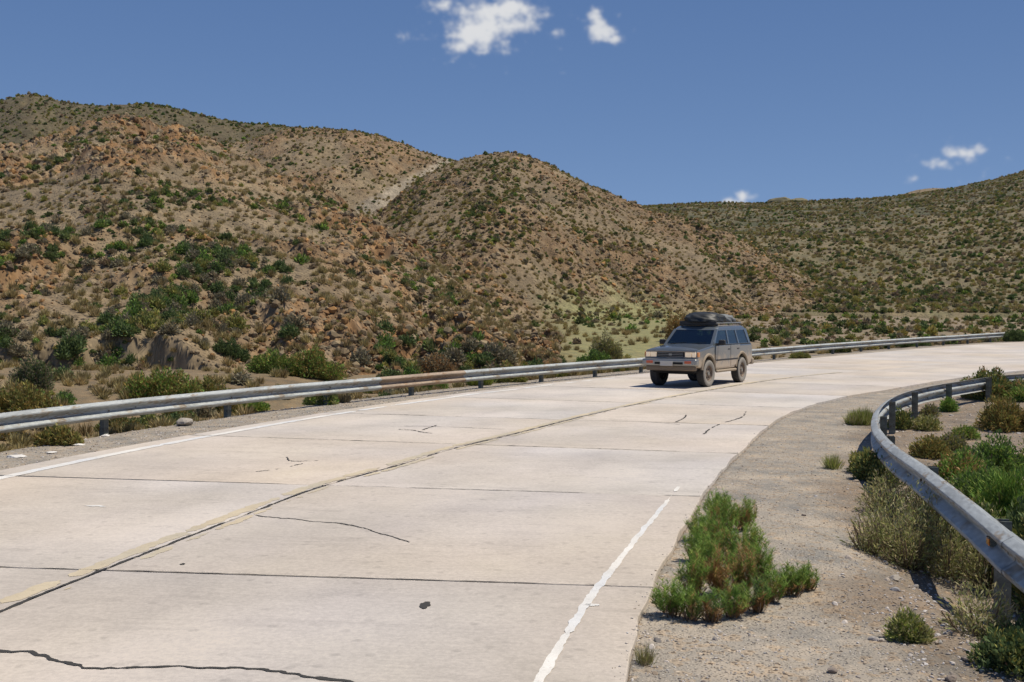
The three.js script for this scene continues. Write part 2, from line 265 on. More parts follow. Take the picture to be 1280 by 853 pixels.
{ // the ground sheet: shoulders, roadside, valley floor
  const us = [], ds = [];
  for (let px = -3400; px < -260; px += 60) us.push(px);
  for (let px = -260; px < 1540; px += 3.6) us.push(px);
  for (let px = 1540; px <= 4700; px += 60) us.push(px);
  for (let y = 1100; y > 560; y -= 4) ds.push(2 * F / (y - HORIZON));
  for (let y = 560; y > 412; y -= 1.5) ds.push(2 * F / (y - HORIZON));
  for (let d = 150; d < 3000; d *= 1.12) ds.push(d);
  const g = grid(us.length, ds.length, (a, b) => {
    const d = ds[b], x = (us[a] - 640) / F * d, px = us[a], h = d < 130 ? groundAt(x, d) : lerp(groundAt(x, d), groundFar(x, d), smoothstep(d, 130, 170));
    const ql = -signedDistance(leftEdge, x, d), qr = signedDistance(rightEdge, x, d), n = fbm(x / 2.5, d / 2.5, 4, 4), n2 = fbm(x * 1.6, d * 1.6, 7, 3);
    let c = mix3([0.65, 0.57, 0.46], [0.59, 0.515, 0.415], clamp(0.5 + n * 1.5, 0, 1));
    if (ql > 1.3) { c = mix3(c, mix3(SOIL.sand, SOIL.brown, clamp(0.3 + n * 1.3, 0, 1)), smoothstep(ql, 1.3, 2.6)); const meadow = smoothstep(px + 60 * n, 640, 740) * (1 - smoothstep(px + 80 * n, 860, 960)) * smoothstep(d, 44, 56); c = mix3(c, mix3(SOIL.grass, SOIL.sand, clamp(0.05 + n2 * 0.6 + n * 0.6, 0, 0.7)), meadow); if (px > 900) c = mix3(c, mix3([0.46, 0.36, 0.235], SOIL.olive, clamp(n * 1.2, 0, 0.6)), smoothstep(ql, 2, 5)); }
    if (qr > 0.9) c = mix3(c, mix3([0.47, 0.37, 0.265], [0.36, 0.275, 0.195], clamp(0.5 + n2 * 1.6, 0, 1)), smoothstep(qr + n * 1.1, 1.2, 1.9) * 0.9);
    return { p: [x, h, -d], c: c.map((v) => v * (1 + 0.16 * n2)), uv: [x / 3, d / 3] };
  });
  const behind = new THREE.BufferGeometry(); // the same ground on the photographer's side
  behind.setAttribute('position', new THREE.Float32BufferAttribute([-400, -0.2, -4.02, 400, -0.2, -4.02, -400, -0.2, 300, 400, -0.2, 300], 3)); behind.setAttribute('normal', new THREE.Float32BufferAttribute([0, 1, 0, 0, 1, 0, 0, 1, 0, 0, 1, 0], 3));
  behind.setAttribute('color', new THREE.Float32BufferAttribute([0.42, 0.37, 0.31, 0.42, 0.37, 0.31, 0.42, 0.37, 0.31, 0.42, 0.37, 0.31], 3)); behind.setAttribute('uv', new THREE.Float32BufferAttribute([-133, 0, 133, 0, -133, 100, 133, 100], 2)); behind.setIndex([0, 2, 1, 1, 2, 3]);
  addThing(new THREE.Mesh(mergeGeometries([g, behind]), M.gravel), 'ground', 'grey gravel shoulders and sandy valley floor around the road', 'ground', undefined, 'structure');
}
console.log('terrain done');
// ------------------------------------------------------------------ the concrete road, slab by slab
const road = new THREE.Group();
addThing(road, 'road', 'pale concrete highway of jointed slabs curving to the right', 'road', undefined, 'structure');
function alongLine(line, s0) { // cumulative length table, origin where d first passes s0
  const cum = [0]; for (let i = 1; i < line.length; i++) cum.push(cum[i - 1] + Math.hypot(line[i].x - line[i - 1].x, line[i].d - line[i - 1].d));
  let k = line.findIndex((p) => p.d > s0); const o = cum[Math.max(0, k)];
  const at = (s) => { s += o; let i = 0, hi = cum.length - 2; while (i < hi) { const m = (i + hi + 1) >> 1; if (cum[m] <= s) i = m; else hi = m - 1; } const t = (s - cum[i]) / (cum[i + 1] - cum[i]), a = line[i], b = line[i + 1]; return { x: lerp(a.x, b.x, t), d: lerp(a.d, b.d, t), hx: (b.x - a.x) / (cum[i + 1] - cum[i]), hd: (b.d - a.d) / (cum[i + 1] - cum[i]) }; };
  return { at, min: -o, max: cum[cum.length - 1] - o };
}
const CL = alongLine(centreLine, P(115, 718).d);
function crossing(line, p, dx, dd) { // how far from p along (dx, dd) the polyline is met
  let best = null;
  for (let i = 0; i < line.length - 1; i++) { const a = line[i], b = line[i + 1], ex = b.x - a.x, ed = b.d - a.d, den = dx * ed - dd * ex; if (Math.abs(den) < 1e-9) continue; const t = ((a.x - p.x) * ed - (a.d - p.d) * ex) / den, u = ((a.x - p.x) * dd - (a.d - p.d) * dx) / den; if (u >= -0.001 && u <= 1.001 && t > 0.5 && (best === null || t < best)) best = t; }
  return best ?? 4.5;
}
const ribs = new Map();
function rib(s) { // a line across the road at the station s
  if (ribs.has(s)) return ribs.get(s);
  const c = CL.at(s), phi = Math.atan2(c.hx, c.hd) * lerp(0.62, 1, smoothstep(c.d, 12, 34)), dx = Math.cos(phi), dd = -Math.sin(phi);
  const r = { c, dx, dd, right: crossing(rightEdge, c, dx, dd) + 0.05 * noise(s * 1.7, 5) + 0.02 * noise(s * 6, 9), left: crossing(leftEdge, c, -dx, -dd) };
  ribs.set(s, r); return r;
}
const onRoad = (s, w) => { const r = rib(s); return { x: r.c.x + r.dx * w, d: r.c.d + r.dd * w }; };
const STATIONS = [-13.3, -8.9, -4.45, 0]; { let s = 0; while (s + 4.6 < 78) { s += s < 1 ? 4.53 : 4.45; STATIONS.push(+s.toFixed(2)); } }
const slabTones = []; { const r = rng(5); for (let i = 0; i < 6; i++) { const v = 0.55 + (r() - 0.5) * 0.07, w = (r() - 0.5) * 0.025; slabTones.push(std(v + 0.042 + w, v - 0.024, v - 0.096 - w, 0.88, { vertexColors: true, map: concreteColor, bumpMap: concreteBump, bumpScale: 0.003 })); } }
{
  const r = rng(9), GAP = 0.011;
  for (let k = 0; k < STATIONS.length - 1; k++) for (const side of [-1, 1]) {
    const s0 = STATIONS[k] + GAP, s1 = STATIONS[k + 1] - GAP, N = 9, E = 0.012;
    const ts = [0, 0, E / 4, ...Array.from({ length: N }, (_, i) => (i + 1) / (N + 1)), 1 - E / 4, 1, 1], drop = (i) => (i === 0 || i === ts.length - 1 ? 0.14 : i === 1 || i === ts.length - 2 ? 0.006 : 0);
    const seed = r() * 40, lift = (r() - 0.5) * 0.003;
    const g = grid(ts.length, ts.length, (a, b) => {
      const s = lerp(s0, s1, ts[b]), q = rib(s), w0 = side < 0 ? -q.left : GAP, w1 = side < 0 ? -GAP : q.right, w = lerp(w0, w1, ts[a]), x = q.c.x + q.dx * w, d = q.c.d + q.dd * w;
      const chip = (a === 1 || a === ts.length - 2) ? 0.004 * noise(s * 6, side) : 0;
      return { p: [x + chip, rise(d) + lift - Math.max(drop(a), drop(b)), -d], c: [1 + 0.16 * fbm(w * 0.7, s * 0.35, 3 + seed, 3), 1 + 0.16 * fbm(w * 0.7, s * 0.35, 3 + seed, 3), 1 + 0.19 * fbm(w * 0.7, s * 0.35, 3.1 + seed, 3)], uv: [w / 9 + seed, s / 9 + seed * 0.7] };
    });
    part(road, 'concrete_slab', g, slabTones[Math.floor(r() * 6)]);
  }
}
// ribbons on the road: tar in joints and cracks, paint; ragged edges; pts are ground points
function ribbon(pts, width, y, ragged, seed, skip = 0, fine = 0.05) {
  const P2 = []; for (let i = 0; i < pts.length - 1; i++) { const a = pts[i], b = pts[i + 1], n = Math.max(1, Math.round(Math.hypot(b.x - a.x, b.d - a.d) / fine)); for (let k = 0; k < n; k++) P2.push({ x: lerp(a.x, b.x, k / n), d: lerp(a.d, b.d, k / n) }); } P2.push(pts[pts.length - 1]);
  const pos = [], uv = [], idx = [], kept = []; let run = 0;
  P2.forEach((p, i) => {
    const a = P2[Math.max(0, i - 1)], b = P2[Math.min(P2.length - 1, i + 1)], l = Math.hypot(b.x - a.x, b.d - a.d) || 1, nx = (b.d - a.d) / l, nd = -(b.x - a.x) / l; run = i * fine;
    const worn = skip ? smoothstep(noise(run * 0.9, seed, 7) + 0.5 * noise(run * 4, seed, 8) + 0.25 * noise(run * 11, seed, 9), skip - 0.62, skip - 0.4) : 1, w = (typeof width === 'function' ? width(i / P2.length) : width) * worn, w1 = w * (0.5 + ragged * (noise(run * 5.1, seed, 1) + 0.7 * noise(run * 17, seed, 2))), w2 = w * (0.5 + ragged * (noise(run * 5.7, seed, 3) + 0.7 * noise(run * 15, seed, 4)));
    for (const [s, v] of [[-1, w1], [1, w2]]) { const x = p.x + nx * s * v, d = p.d + nd * s * v; pos.push(x, y + rise(d), -d); uv.push(s * w / 3, run / 3); }
    kept.push(worn > 0.02); if (i && (kept[i] || kept[i - 1])) { const o = i * 2; idx.push(o - 2, o - 1, o, o - 1, o + 1, o); }
  });
  const g = new THREE.BufferGeometry(); g.setAttribute('position', new THREE.Float32BufferAttribute(pos, 3)); g.setAttribute('uv', new THREE.Float32BufferAttribute(uv, 2)); g.setIndex(idx); g.computeVertexNormals();
  const n = g.attributes.normal; for (let i = 0; i < n.count; i++) n.setXYZ(i, 0, 1, 0);
  return g;
}
for (let k = 1; k < STATIONS.length - 1; k++) { // filler low in the transverse joints, and tar smeared over them
  const s = STATIONS[k], q = rib(s), pts = []; for (let i = 0; i <= 24; i++) { const p = onRoad(s, lerp(-q.left, q.right, i / 24)); pts.push(p); }
  part(road, 'joint_filler', ribbon(pts, 0.03, -0.012, 0, k), M.tar);
  if (s > -6 && s < 40) part(road, 'joint_tar', ribbon(pts.map((p, i) => ({ x: p.x, d: p.d + 0.012 * noise(i * 0.9, k * 3.3) })), s < 6 ? 0.018 : 0.03, 0.004, 0.6, k * 1.7, 0.22), M.tar);
}
{ const pts = []; for (let s = -12; s < 76; s += 0.5) pts.push(onRoad(s, 0)); part(road, 'joint_filler', ribbon(pts, 0.03, -0.012, 0, 77), M.tar);
  const wav = []; for (let s = -11; s < 34; s += 0.25) wav.push(onRoad(s, 0.012 * noise(s * 1.3, 4) + 0.006)); part(road, 'joint_tar', ribbon(wav, 0.032, 0.0045, 0.6, 78, 0.12), M.tar);
  const y = []; for (let s = -11; s < 34; s += 0.25) y.push(onRoad(s, -0.115)); part(road, 'centre_line', ribbon(y, 0.135, 0.004, 0.3, 79, 0.02), M.yellowPaint);
  const y2 = []; for (let s = -11; s < 20; s += 0.25) y2.push(onRoad(s, 0.09)); part(road, 'centre_line', ribbon(y2, 0.07, 0.004, 0.5, 83, 0.5), M.yellowPaint);
  const pts2 = [[-120, 626], [0, 598], [75, 582], [150, 566.5], [225, 552], [300, 538.5], [365, 527], [430, 516.5], [485, 508], [540, 500.5], [600, 492], [650, 486.5]].map(([a, b]) => PR(a, b)); const wl = curve(pts2, 80);
  part(road, 'edge_line', ribbon(wl, 0.17, 0.004, 0.1, 80, 0.12), M.whitePaint);
  part(road, 'edge_line', ribbon(curve([[655, 485.5], [700, 480], [750, 474.5], [800, 469.5]].map(([a, b]) => PR(a, b)), 40), 0.16, 0.004, 0.3, 81, 0.45), M.whitePaint);
  part(road, 'edge_line', ribbon(curve([[600, 985], [640, 910], [672, 853], [708, 795], [745, 738], [775, 700], [800, 668], [826, 637], [848, 609]].map(([a, b]) => PR(a, b)), 80), (t) => lerp(0.07, 0.045, t), 0.0045, 0.26, 82, 0.04), M.whitePaint);
}
const CRACKS = [
  [0.03, [[-40, 812], [0, 815], [35, 817.5], [60, 823], [80, 829], [97, 832], [108, 836.5], [140, 836], [170, 834.5], [200, 834], [250, 835.5], [300, 836], [340, 840], [380, 846], [420, 850.5], [450, 857]], 0.85, 0],
  [0.02, [[318, 645], [350, 648], [400, 653], [425, 655], [445, 658.5], [465, 664], [485, 670], [500, 674.5], [512, 678]], 0.5, 0],
  [0.035, [[880, 543], [887, 537], [897, 532], [908, 528], [922, 524], [930, 520], [932, 515]], 0.5, 0.1],
  [0.03, [[498, 537], [515, 538], [530, 541], [540, 542]], 0.6, 0.2], [0.03, [[528, 538], [536, 535], [546, 532]], 0.6, 0], [0.018, [[505, 533], [560, 534], [630, 537]], 0.5, 0.35],
  [0.022, [[320, 590], [345, 587], [378, 580]], 0.6, 0.2], [0.02, [[358, 572], [366, 577], [400, 576]], 0.5, 0.3], [0.03, [[845, 528], [855, 523], [858, 519]], 0.5, 0],
  [0.016, [[760, 524], [800, 527], [850, 531]], 0.5, 0.4],
];
CRACKS.forEach(([w, pts, rag, skip], i) => part(road, 'sealed_crack', ribbon(curve(pts.map(([a, b]) => PR(a, b)), 60).map((p, k) => ({ x: p.x + 0.012 * noise(k * 0.37, i * 3.1), d: p.d + 0.03 * noise(k * 0.45, i * 5.3) + 0.015 * noise(k * 1.3, i * 2.2) })), w, 0.0042, rag, 90 + i * 3.1, skip, 0.03), M.tar));
function patch(px, py, rx, rd, seed, m, name) { const c = PR(px, py), sh = new THREE.Shape(); for (let i = 0; i <= 26; i++) { const a = i / 26 * Math.PI * 2, q = 1 + 0.5 * noise(Math.cos(a) * 1.5 + seed, Math.sin(a) * 1.5); const x = Math.cos(a) * rx * q, y = Math.sin(a) * rd * q; i ? sh.lineTo(x, y) : sh.moveTo(x, y); } const g = new THREE.ShapeGeometry(sh); g.rotateX(-Math.PI / 2); g.translate(c.x, 0.0045, -c.d); part(road, name, g, m); }
patch(531, 757.5, 0.036, 0.085, 2, M.tar, 'tar_spot'); patch(118, 633, 0.09, 0.035, 5, M.whitePaint, 'paint_fleck'); patch(128, 634, 0.04, 0.02, 8, M.whitePaint, 'paint_fleck'); patch(228, 706, 0.02, 0.03, 3, M.tar, 'tar_spot'); patch(740, 757, 0.05, 0.03, 11, M.whitePaint, 'paint_fleck'); 
console.log('road done');

// ------------------------------------------------------------------ guardrails: overlapping W-beam panels, posts, bolts
const BEAM = [[0, 0.31], [0.02, 0.309], [0.034, 0.300], [0.088, 0.268], [0.094, 0.258], [0.094, 0.238], [0.088, 0.228], [0.014, 0.178], [0.006, 0.168], [0.006, 0.142], [0.014, 0.132], [0.088, 0.082], [0.094, 0.072], [0.094, 0.052], [0.088, 0.042], [0.034, 0.010], [0.02, 0.001], [0, 0]];
const bolt = new THREE.CylinderGeometry(0.014, 0.016, 0.016, 8); bolt.rotateX(Math.PI / 2);
function beamPanel(L, s0, s1, side, top, outset, sag) { // a sheet-steel panel swept along the rail's line
  const n = Math.max(4, Math.round((s1 - s0) / 0.25)), loop = [...BEAM.map(([o, h]) => [o, h]), ...BEAM.map(([o, h]) => [o - 0.004, h]).reverse()];
  const m = loop.length + 1;
  const g = grid(m, n + 1, (a, b) => { const s = lerp(s0, s1, b / n), c = L.at(s), [o, h] = loop[a % loop.length], nx = c.hd * side, nd = -c.hx * side, e = o + outset; return { p: [c.x + nx * e, top(s) - 0.31 + h + sag * Math.sin(b / n * Math.PI), -(c.d + nd * e)], c: [1, 1, 1], uv: [s / 3, a / m] }; });
  return g;
}
function guardrail(line, side, panel, name, label, { top, posts, panelMaterial = () => M.galvanised, start, end, seed }) {
  const L = alongLine(line, -99), root = new THREE.Group(), r = rng(seed);
  let k = 0;
  for (let s = start; s < end - 0.3; s += panel, k++) {
    const s1 = Math.min(end, s + panel + 0.16), p = part(root, 'rail_panel', beamPanel(L, s, s1, side, top, k % 2 ? 0.0045 : 0, (r() - 0.5) * 0.012), panelMaterial(k, L.at(s)));
    for (const [ds, h] of [[0.07, 0.25], [0.07, 0.06], [0.2, 0.155]]) { const c = L.at(Math.min(end, s + ds)), b = part(p, 'bolt', bolt, M.post), e = (h === 0.155 ? 0.004 : 0.085); b.position.set(c.x + c.hd * side * e, top(s) - 0.31 + h, -(c.d - c.hx * side * e)); b.rotation.y = Math.atan2(c.hd * side, c.hx * side); }
  }
  for (const s of posts(L)) { // channel-section steel posts set in the ground behind the beam
    const c = L.at(s), t = top(s), sh = new THREE.Shape(); [[-0.055, 0], [0.055, 0], [0.055, -0.1], [0.045, -0.1], [0.045, -0.012], [-0.045, -0.012], [-0.045, -0.1], [-0.055, -0.1]].forEach(([x, y], i) => i ? sh.lineTo(x, y) : sh.moveTo(x, y)); sh.closePath();
    const ground = surfaceAt(c.x, c.d)[0], g = new THREE.ExtrudeGeometry(sh, { depth: t - ground + 0.3, bevelEnabled: false }); g.rotateX(-Math.PI / 2); // the flange faces the beam
    const p = part(root, 'post', g, M.post); p.position.set(c.x - c.hd * side * 0.02, ground - 0.32 + (r() - 0.5) * 0.02, -(c.d + c.hx * side * 0.02)); p.rotation.y = Math.atan2(c.hd * side, c.hx * side) + Math.PI; p.rotation.z = (r() - 0.5) * 0.03;
    const b = part(p, 'bolt', bolt, M.wood); b.position.set(0, t - 0.155 - (ground - 0.32), -0.055); }
  return addThing(root, name, label, 'guardrail');
}
const alongLineLength = (line) => alongLine(line, -99).max, alongLeft = alongLine(leftRail, -99);
guardrail(leftRail, 1, 3.9, 'guardrail', 'long straight galvanised guardrail with one dusty tan panel below the hillside', { top: (s) => 0.49 + rise(alongLeft.at(s).d) + 0.012 * noise(s * 0.15, 3), seed: 3, start: 0.2, end: alongLineLength(leftRail) - 0.1,
  posts: (L) => { const out = []; for (let s = 0.9; s < L.max; s += 3.3) out.push(s); return out; }, panelMaterial: (k, p) => { const px = 640 + F * p.x / p.d; return px > 390 && px < 500 ? M.dusty : M.galvanised; } });
guardrail(rightRail, -1, 3.4, 'guardrail', 'sharply bent galvanised guardrail curving round the gravel shoulder among shrubs', { top: (s) => RAILTOP + 0.01 * noise(s * 0.3, 8), seed: 4, start: 0.1, end: alongLineLength(rightRail) - 0.1, posts: (L) => { const out = []; for (let s = 1.35; s < L.max; s += 2.9) out.push(s); return out; } });
{ // the orange reflector on the bent rail's road side
  const L = alongLine(rightRail, -99); let best = 0, q = 1e9; const want = P(1250, 680, 0.33); for (let s = 0; s < 12; s += 0.05) { const c = L.at(s), v = (c.x - want.x) ** 2 + (c.d - want.d) ** 2; if (v < q) { q = v; best = s; } }
  const c = L.at(best), g = new THREE.Group(); part(g, 'reflector_lens', new RoundedBoxGeometry(0.075, 0.05, 0.012, 3, 0.005), phys(0.75, 0.22, 0.02, 0.25, { clearcoat: 1 })); part(g, 'bracket', new RoundedBoxGeometry(0.09, 0.062, 0.05, 2, 0.003), M.post).position.z = -0.032;
  g.position.set(c.x - c.hd * 0.062, RAILTOP - 0.158, -(c.d + c.hx * 0.062)); g.rotation.y = Math.atan2(-c.hd, -c.hx); addThing(g, 'reflector', 'small orange reflector fixed to the bent guardrail', 'reflector');
}
console.log('rails done');
// ------------------------------------------------------------------ plants
class Leaves {
  constructor() { this.pos = []; this.col = []; }
  tri(a, b, c, k) { this.pos.push(...a, ...b, ...c); for (let i = 0; i < 3; i++) this.col.push(k[0], k[1], k[2]); }
  leaf(p, dir, len, width, k, r) { // a narrow kite that points along dir
    let ax = r() - 0.5, ay = r() - 0.5, az = r() - 0.5; const cx = dir[1] * az - dir[2] * ay, cy = dir[2] * ax - dir[0] * az, cz = dir[0] * ay - dir[1] * ax, l = Math.hypot(cx, cy, cz) || 1, w = width / 2 / l, m = len * 0.45;
    const a = [p[0] + dir[0] * m + cx * w, p[1] + dir[1] * m + cy * w, p[2] + dir[2] * m + cz * w], b = [p[0] + dir[0] * m - cx * w, p[1] + dir[1] * m - cy * w, p[2] + dir[2] * m - cz * w], t = [p[0] + dir[0] * len, p[1] + dir[1] * len - len * 0.06, p[2] + dir[2] * len];
    this.tri(p, a, b, k); this.tri(a, t, b, k);
  }
  blade(p, dir, len, width, k, r) { const an = r() * Math.PI * 2, w = width / 2, dx = Math.cos(an) * w, dz = Math.sin(an) * w; this.tri([p[0] - dx, p[1], p[2] - dz], [p[0] + dx, p[1], p[2] + dz], [p[0] + dir[0] * len, p[1] + dir[1] * len, p[2] + dir[2] * len], k); }
  geometry() { const g = new THREE.BufferGeometry(); g.setAttribute('position', new THREE.Float32BufferAttribute(this.pos, 3)); g.setAttribute('color', new THREE.Float32BufferAttribute(this.col, 3)); g.computeVertexNormals(); return g; }
}
const norm = (v) => { const l = Math.hypot(...v) || 1; return v.map((x) => x / l); };
const vary = (c, r, amount = 0.35) => { const k = 1 + (r() - 0.5) * 2 * amount, w = (r() - 0.5) * amount * 0.4; return [c[0] * k * (1 + w), c[1] * k, c[2] * k * (1 - w)]; };
const pick = (palette, r) => palette[Math.floor(r() * palette.length)];
// one rounded tuft of leaves or needles inside an ellipsoid standing on the ground
function tuft(B, r, { c = [0, 0, 0], rx = 0.5, ry = 0.5, rz = rx, n = 300, len = 0.1, width = 0.02, up = 0.5, palette, blade = false, shell = 0.45, spread = 0.35, low = 0 }) {
  const seed = r() * 50;
  for (let i = 0; i < n; i++) {
    let a = r() * Math.PI * 2, z = lerp(low, 1, Math.pow(r(), 0.8)), q = Math.sqrt(1 - z * z), rad = Math.pow(r(), shell), e = [Math.cos(a) * q, z, Math.sin(a) * q];
    rad *= 0.82 + 0.38 * noise(e[0] * 2.2 + seed, e[1] * 2.2, e[2] * 2.2) + 0.12 * noise(e[0] * 6 + seed, e[1] * 6, e[2] * 6);
    const p = [c[0] + e[0] * rad * rx, c[1] + e[1] * rad * ry, c[2] + e[2] * rad * rz], dir = norm([e[0] * (1 - up) + (r() - 0.5) * spread * 2, e[1] * (1 - up) + up + (r() - 0.5) * spread, e[2] * (1 - up) + (r() - 0.5) * spread * 2]), L = len * (0.6 + 0.8 * r()), k = vary(pick(palette, r), r);
    blade ? B.blade(p, dir, L, width * (0.7 + 0.6 * r()), k, r) : B.leaf(p, dir, L, width * (0.7 + 0.6 * r()), k, r);
  }
}
// upright sprigs: bent stems set with needles, dry at the foot and green above, as the photograph's shrub shows
function sprigs(B, r, { c, rx, h, n, palette, dry, needles = 62 }) {
  for (let i = 0; i < n; i++) {
    const a = r() * Math.PI * 2, q = Math.sqrt(r()), top = h * (0.62 + 0.5 * r()) * (1 - 0.3 * q * q), x1 = Math.cos(a) * q * rx, z1 = Math.sin(a) * q * rx, kink = (r() - 0.5) * 0.06, dead = r() < dry ? 0.35 + 0.6 * r() : 0.12 + 0.2 * r(), hue = pick(palette, r), brown = pick(GREEN.dry, r), at = (t) => [c[0] + x1 * (0.25 + 0.75 * t ** 0.8) + kink * Math.sin(t * 3), c[1] + top * (t - 0.12 * q * t * t), c[2] + z1 * (0.25 + 0.75 * t ** 0.8) + kink * Math.cos(t * 3)];
    for (let k = 0; k < needles; k++) { const t = 0.12 + 0.88 * Math.pow(r(), 0.8), p = at(t), b = r() * Math.PI * 2, out = 0.55 + 0.5 * r(), dir = norm([Math.cos(b) * out + x1 * 1.5, 0.75 - 0.25 * r(), Math.sin(b) * out + z1 * 1.5]); B.blade(p, dir, 0.03 + 0.028 * r(), 0.0052, vary(t < dead ? brown : r() < 0.7 ? hue : pick(palette, r), r, 0.3), r); }
  }
}
function stems(r, { c = [0, 0, 0], rx, ry, n, radius = 0.006 }) { // bent twigs from the root outwards, as thin three-sided tubes
  const list = [];
  for (let i = 0; i < n; i++) { const a = r() * Math.PI * 2, q = Math.sqrt(r()) * rx, top = ry * (0.5 + 0.5 * r()) * (1 - 0.4 * q / rx), x0 = c[0] + Math.cos(a) * q * 0.25, z0 = c[2] + Math.sin(a) * q * 0.25, x1 = c[0] + Math.cos(a) * q, z1 = c[2] + Math.sin(a) * q;
    const cv = new THREE.QuadraticBezierCurve3(new THREE.Vector3(x0, c[1] - 0.03, z0), new THREE.Vector3(lerp(x0, x1, 0.7) + (r() - 0.5) * 0.05, c[1] + top * 0.4, lerp(z0, z1, 0.7)), new THREE.Vector3(x1, c[1] + top, z1)), g = new THREE.TubeGeometry(cv, 4, radius * (0.6 + 0.6 * r()), 3); list.push(g); }
  return mergeGeometries(list);
}
const GREEN = { // linear leaf colours
  bright: [[0.17, 0.29, 0.05], [0.23, 0.36, 0.07], [0.13, 0.24, 0.045], [0.30, 0.38, 0.09]],
  dark: [[0.12, 0.17, 0.06], [0.15, 0.20, 0.07], [0.10, 0.145, 0.055]],
  olive: [[0.31, 0.30, 0.085], [0.26, 0.28, 0.08], [0.35, 0.30, 0.10], [0.20, 0.23, 0.07]],
  pale: [[0.42, 0.40, 0.17], [0.36, 0.37, 0.14], [0.48, 0.43, 0.22], [0.29, 0.32, 0.11]],
  dry: [[0.42, 0.24, 0.10], [0.34, 0.185, 0.075], [0.50, 0.32, 0.15]],
  gold: [[0.33, 0.23, 0.07], [0.27, 0.21, 0.065], [0.40, 0.28, 0.095], [0.19, 0.175, 0.055]],
  grey: [[0.25, 0.22, 0.14], [0.21, 0.20, 0.125], [0.29, 0.245, 0.165]],
  straw: [[0.36, 0.30, 0.17], [0.30, 0.245, 0.13], [0.42, 0.36, 0.22]],
  grass: [[0.29, 0.34, 0.07], [0.36, 0.38, 0.09], [0.22, 0.28, 0.06]],
};
function place(o, x, d, y) { o.position.set(x, (y ?? surfaceAt(x, d)[0]) - 0.01, -d); return o; }
// a near plant: a list of tufts about its root, in metres
function plant(name, label, category, px, py, lobes, { twigs = 30, twigRadius = 0.005, seed = 1, group, lean = 0 } = {}) {
  const r = rng(seed * 7919 + 13), g = new THREE.Group(), B = new Leaves(), tw = []; let p = PR(px, py), fy = surfaceAt(p.x, p.d)[0]; for (let k = 0; k < 6; k++) { p = P(px, py, clamp(fy, -1.2, 1.2)); fy = lerp(fy, surfaceAt(p.x, p.d)[0], 0.7); } fy = surfaceAt(p.x, p.d)[0];
  for (const q of lobes) { const c = q.c ?? [0, 0, 0], y = surfaceAt(p.x + c[0], p.d - c[2])[0] - fy, o = { ...q, c: [c[0], c[1] + y, c[2]] }; q.h ? sprigs(B, r, o) : tuft(B, r, o); tw.push(stems(r, { c: o.c, rx: q.rx * 0.8, ry: q.ry * 0.85, n: q.twigs ?? twigs, radius: twigRadius })); }
  part(g, 'foliage', B.geometry(), M.leaf); part(g, 'stem', mergeGeometries(tw), M.wood).userData.kind = 'stuff';   // a thicket of thin twigs
  place(g, p.x, p.d, fy); return addThing(g, name, label, category, group);
}
// the green needle-leaved shrub that grows over the road's edge: upright plumes on woody branches, by their own ground points
{
  const root = P(905, 772), r = rng(321), lobes = [];
  const tips = [[0.36, 0.46, 0.11], [0.30, 0.44, 0.09]], mixed = [...GREEN.bright, ...GREEN.bright, ...GREEN.bright, GREEN.dark[1], GREEN.grass[0], GREEN.grass[2]], yellow = [...GREEN.bright, ...GREEN.bright, ...GREEN.grass, ...tips], deep = [...GREEN.dark, ...GREEN.bright], brown = [...GREEN.dry, ...GREEN.dry, GREEN.gold[0]];
  const plume = (px, py, rx, h, palette, dry) => { const p = P(px, py), c = [p.x - root.x, 0, -(p.d - root.d)];
    lobes.push({ c, rx: rx * 0.98, ry: h * 0.8, h: h * 1.06, n: Math.round(50 * rx * h / 0.04), palette, dry: dry ? 0.5 : 0.15, twigs: 14 }); };
  for (const a of [[838, 771, 0.13, 0.27, mixed, 0], [862, 776, 0.12, 0.22, mixed, 1], [890, 777, 0.11, 0.2, deep, 1], [915, 772, 0.12, 0.24, mixed, 1], [945, 766, 0.12, 0.24, deep, 1], [966, 752, 0.12, 0.26, mixed, 1], [990, 742, 0.13, 0.25, mixed, 0], [1010, 736, 0.1, 0.2, yellow, 0],
    [868, 748, 0.12, 0.36, yellow, 1], [900, 745, 0.13, 0.34, [...brown, ...GREEN.bright], 1], [928, 740, 0.12, 0.38, [...GREEN.dry, ...GREEN.bright, ...GREEN.bright], 1], [952, 728, 0.12, 0.36, mixed, 1], [885, 722, 0.13, 0.34, mixed, 1], [915, 712, 0.14, 0.38, mixed, 1], [940, 702, 0.12, 0.34, yellow, 1], [872, 702, 0.13, 0.28, yellow, 0], [892, 690, 0.14, 0.34, mixed, 1], [875, 676, 0.14, 0.28, yellow, 0], [905, 668, 0.16, 0.36, mixed, 1], [930, 662, 0.15, 0.32, [...yellow, ...GREEN.gold], 1], [898, 648, 0.16, 0.3, mixed, 0]]) plume(...a);
  plant('needle_shrub', 'sprawling bright green needle leaved shrub with dry brown patches at the road edge', 'shrub', 905, 772, lobes, { seed: 2, twigRadius: 0.006 });
}
const leafy = (c, rx, ry, n, palette, more = {}) => ({ c, rx, ry, n: n * 2, palette, len: 0.05, width: 0.02, up: 0.35, shell: 0.45, spread: 0.6, ...more });
const NEAR = 'shrubs growing around the bent guardrail';
plant('small_shrub', 'small pale green leafy plant alone on the gravel shoulder', 'shrub', 1134, 800, [leafy([0, 0, 0], 0.15, 0.2, 1500, [...GREEN.pale, ...GREEN.grass], { len: 0.032, width: 0.011 }), leafy([0.07, 0, 0.03], 0.1, 0.14, 500, GREEN.pale, { len: 0.032, width: 0.011 })], { seed: 3, twigs: 14, twigRadius: 0.003 });
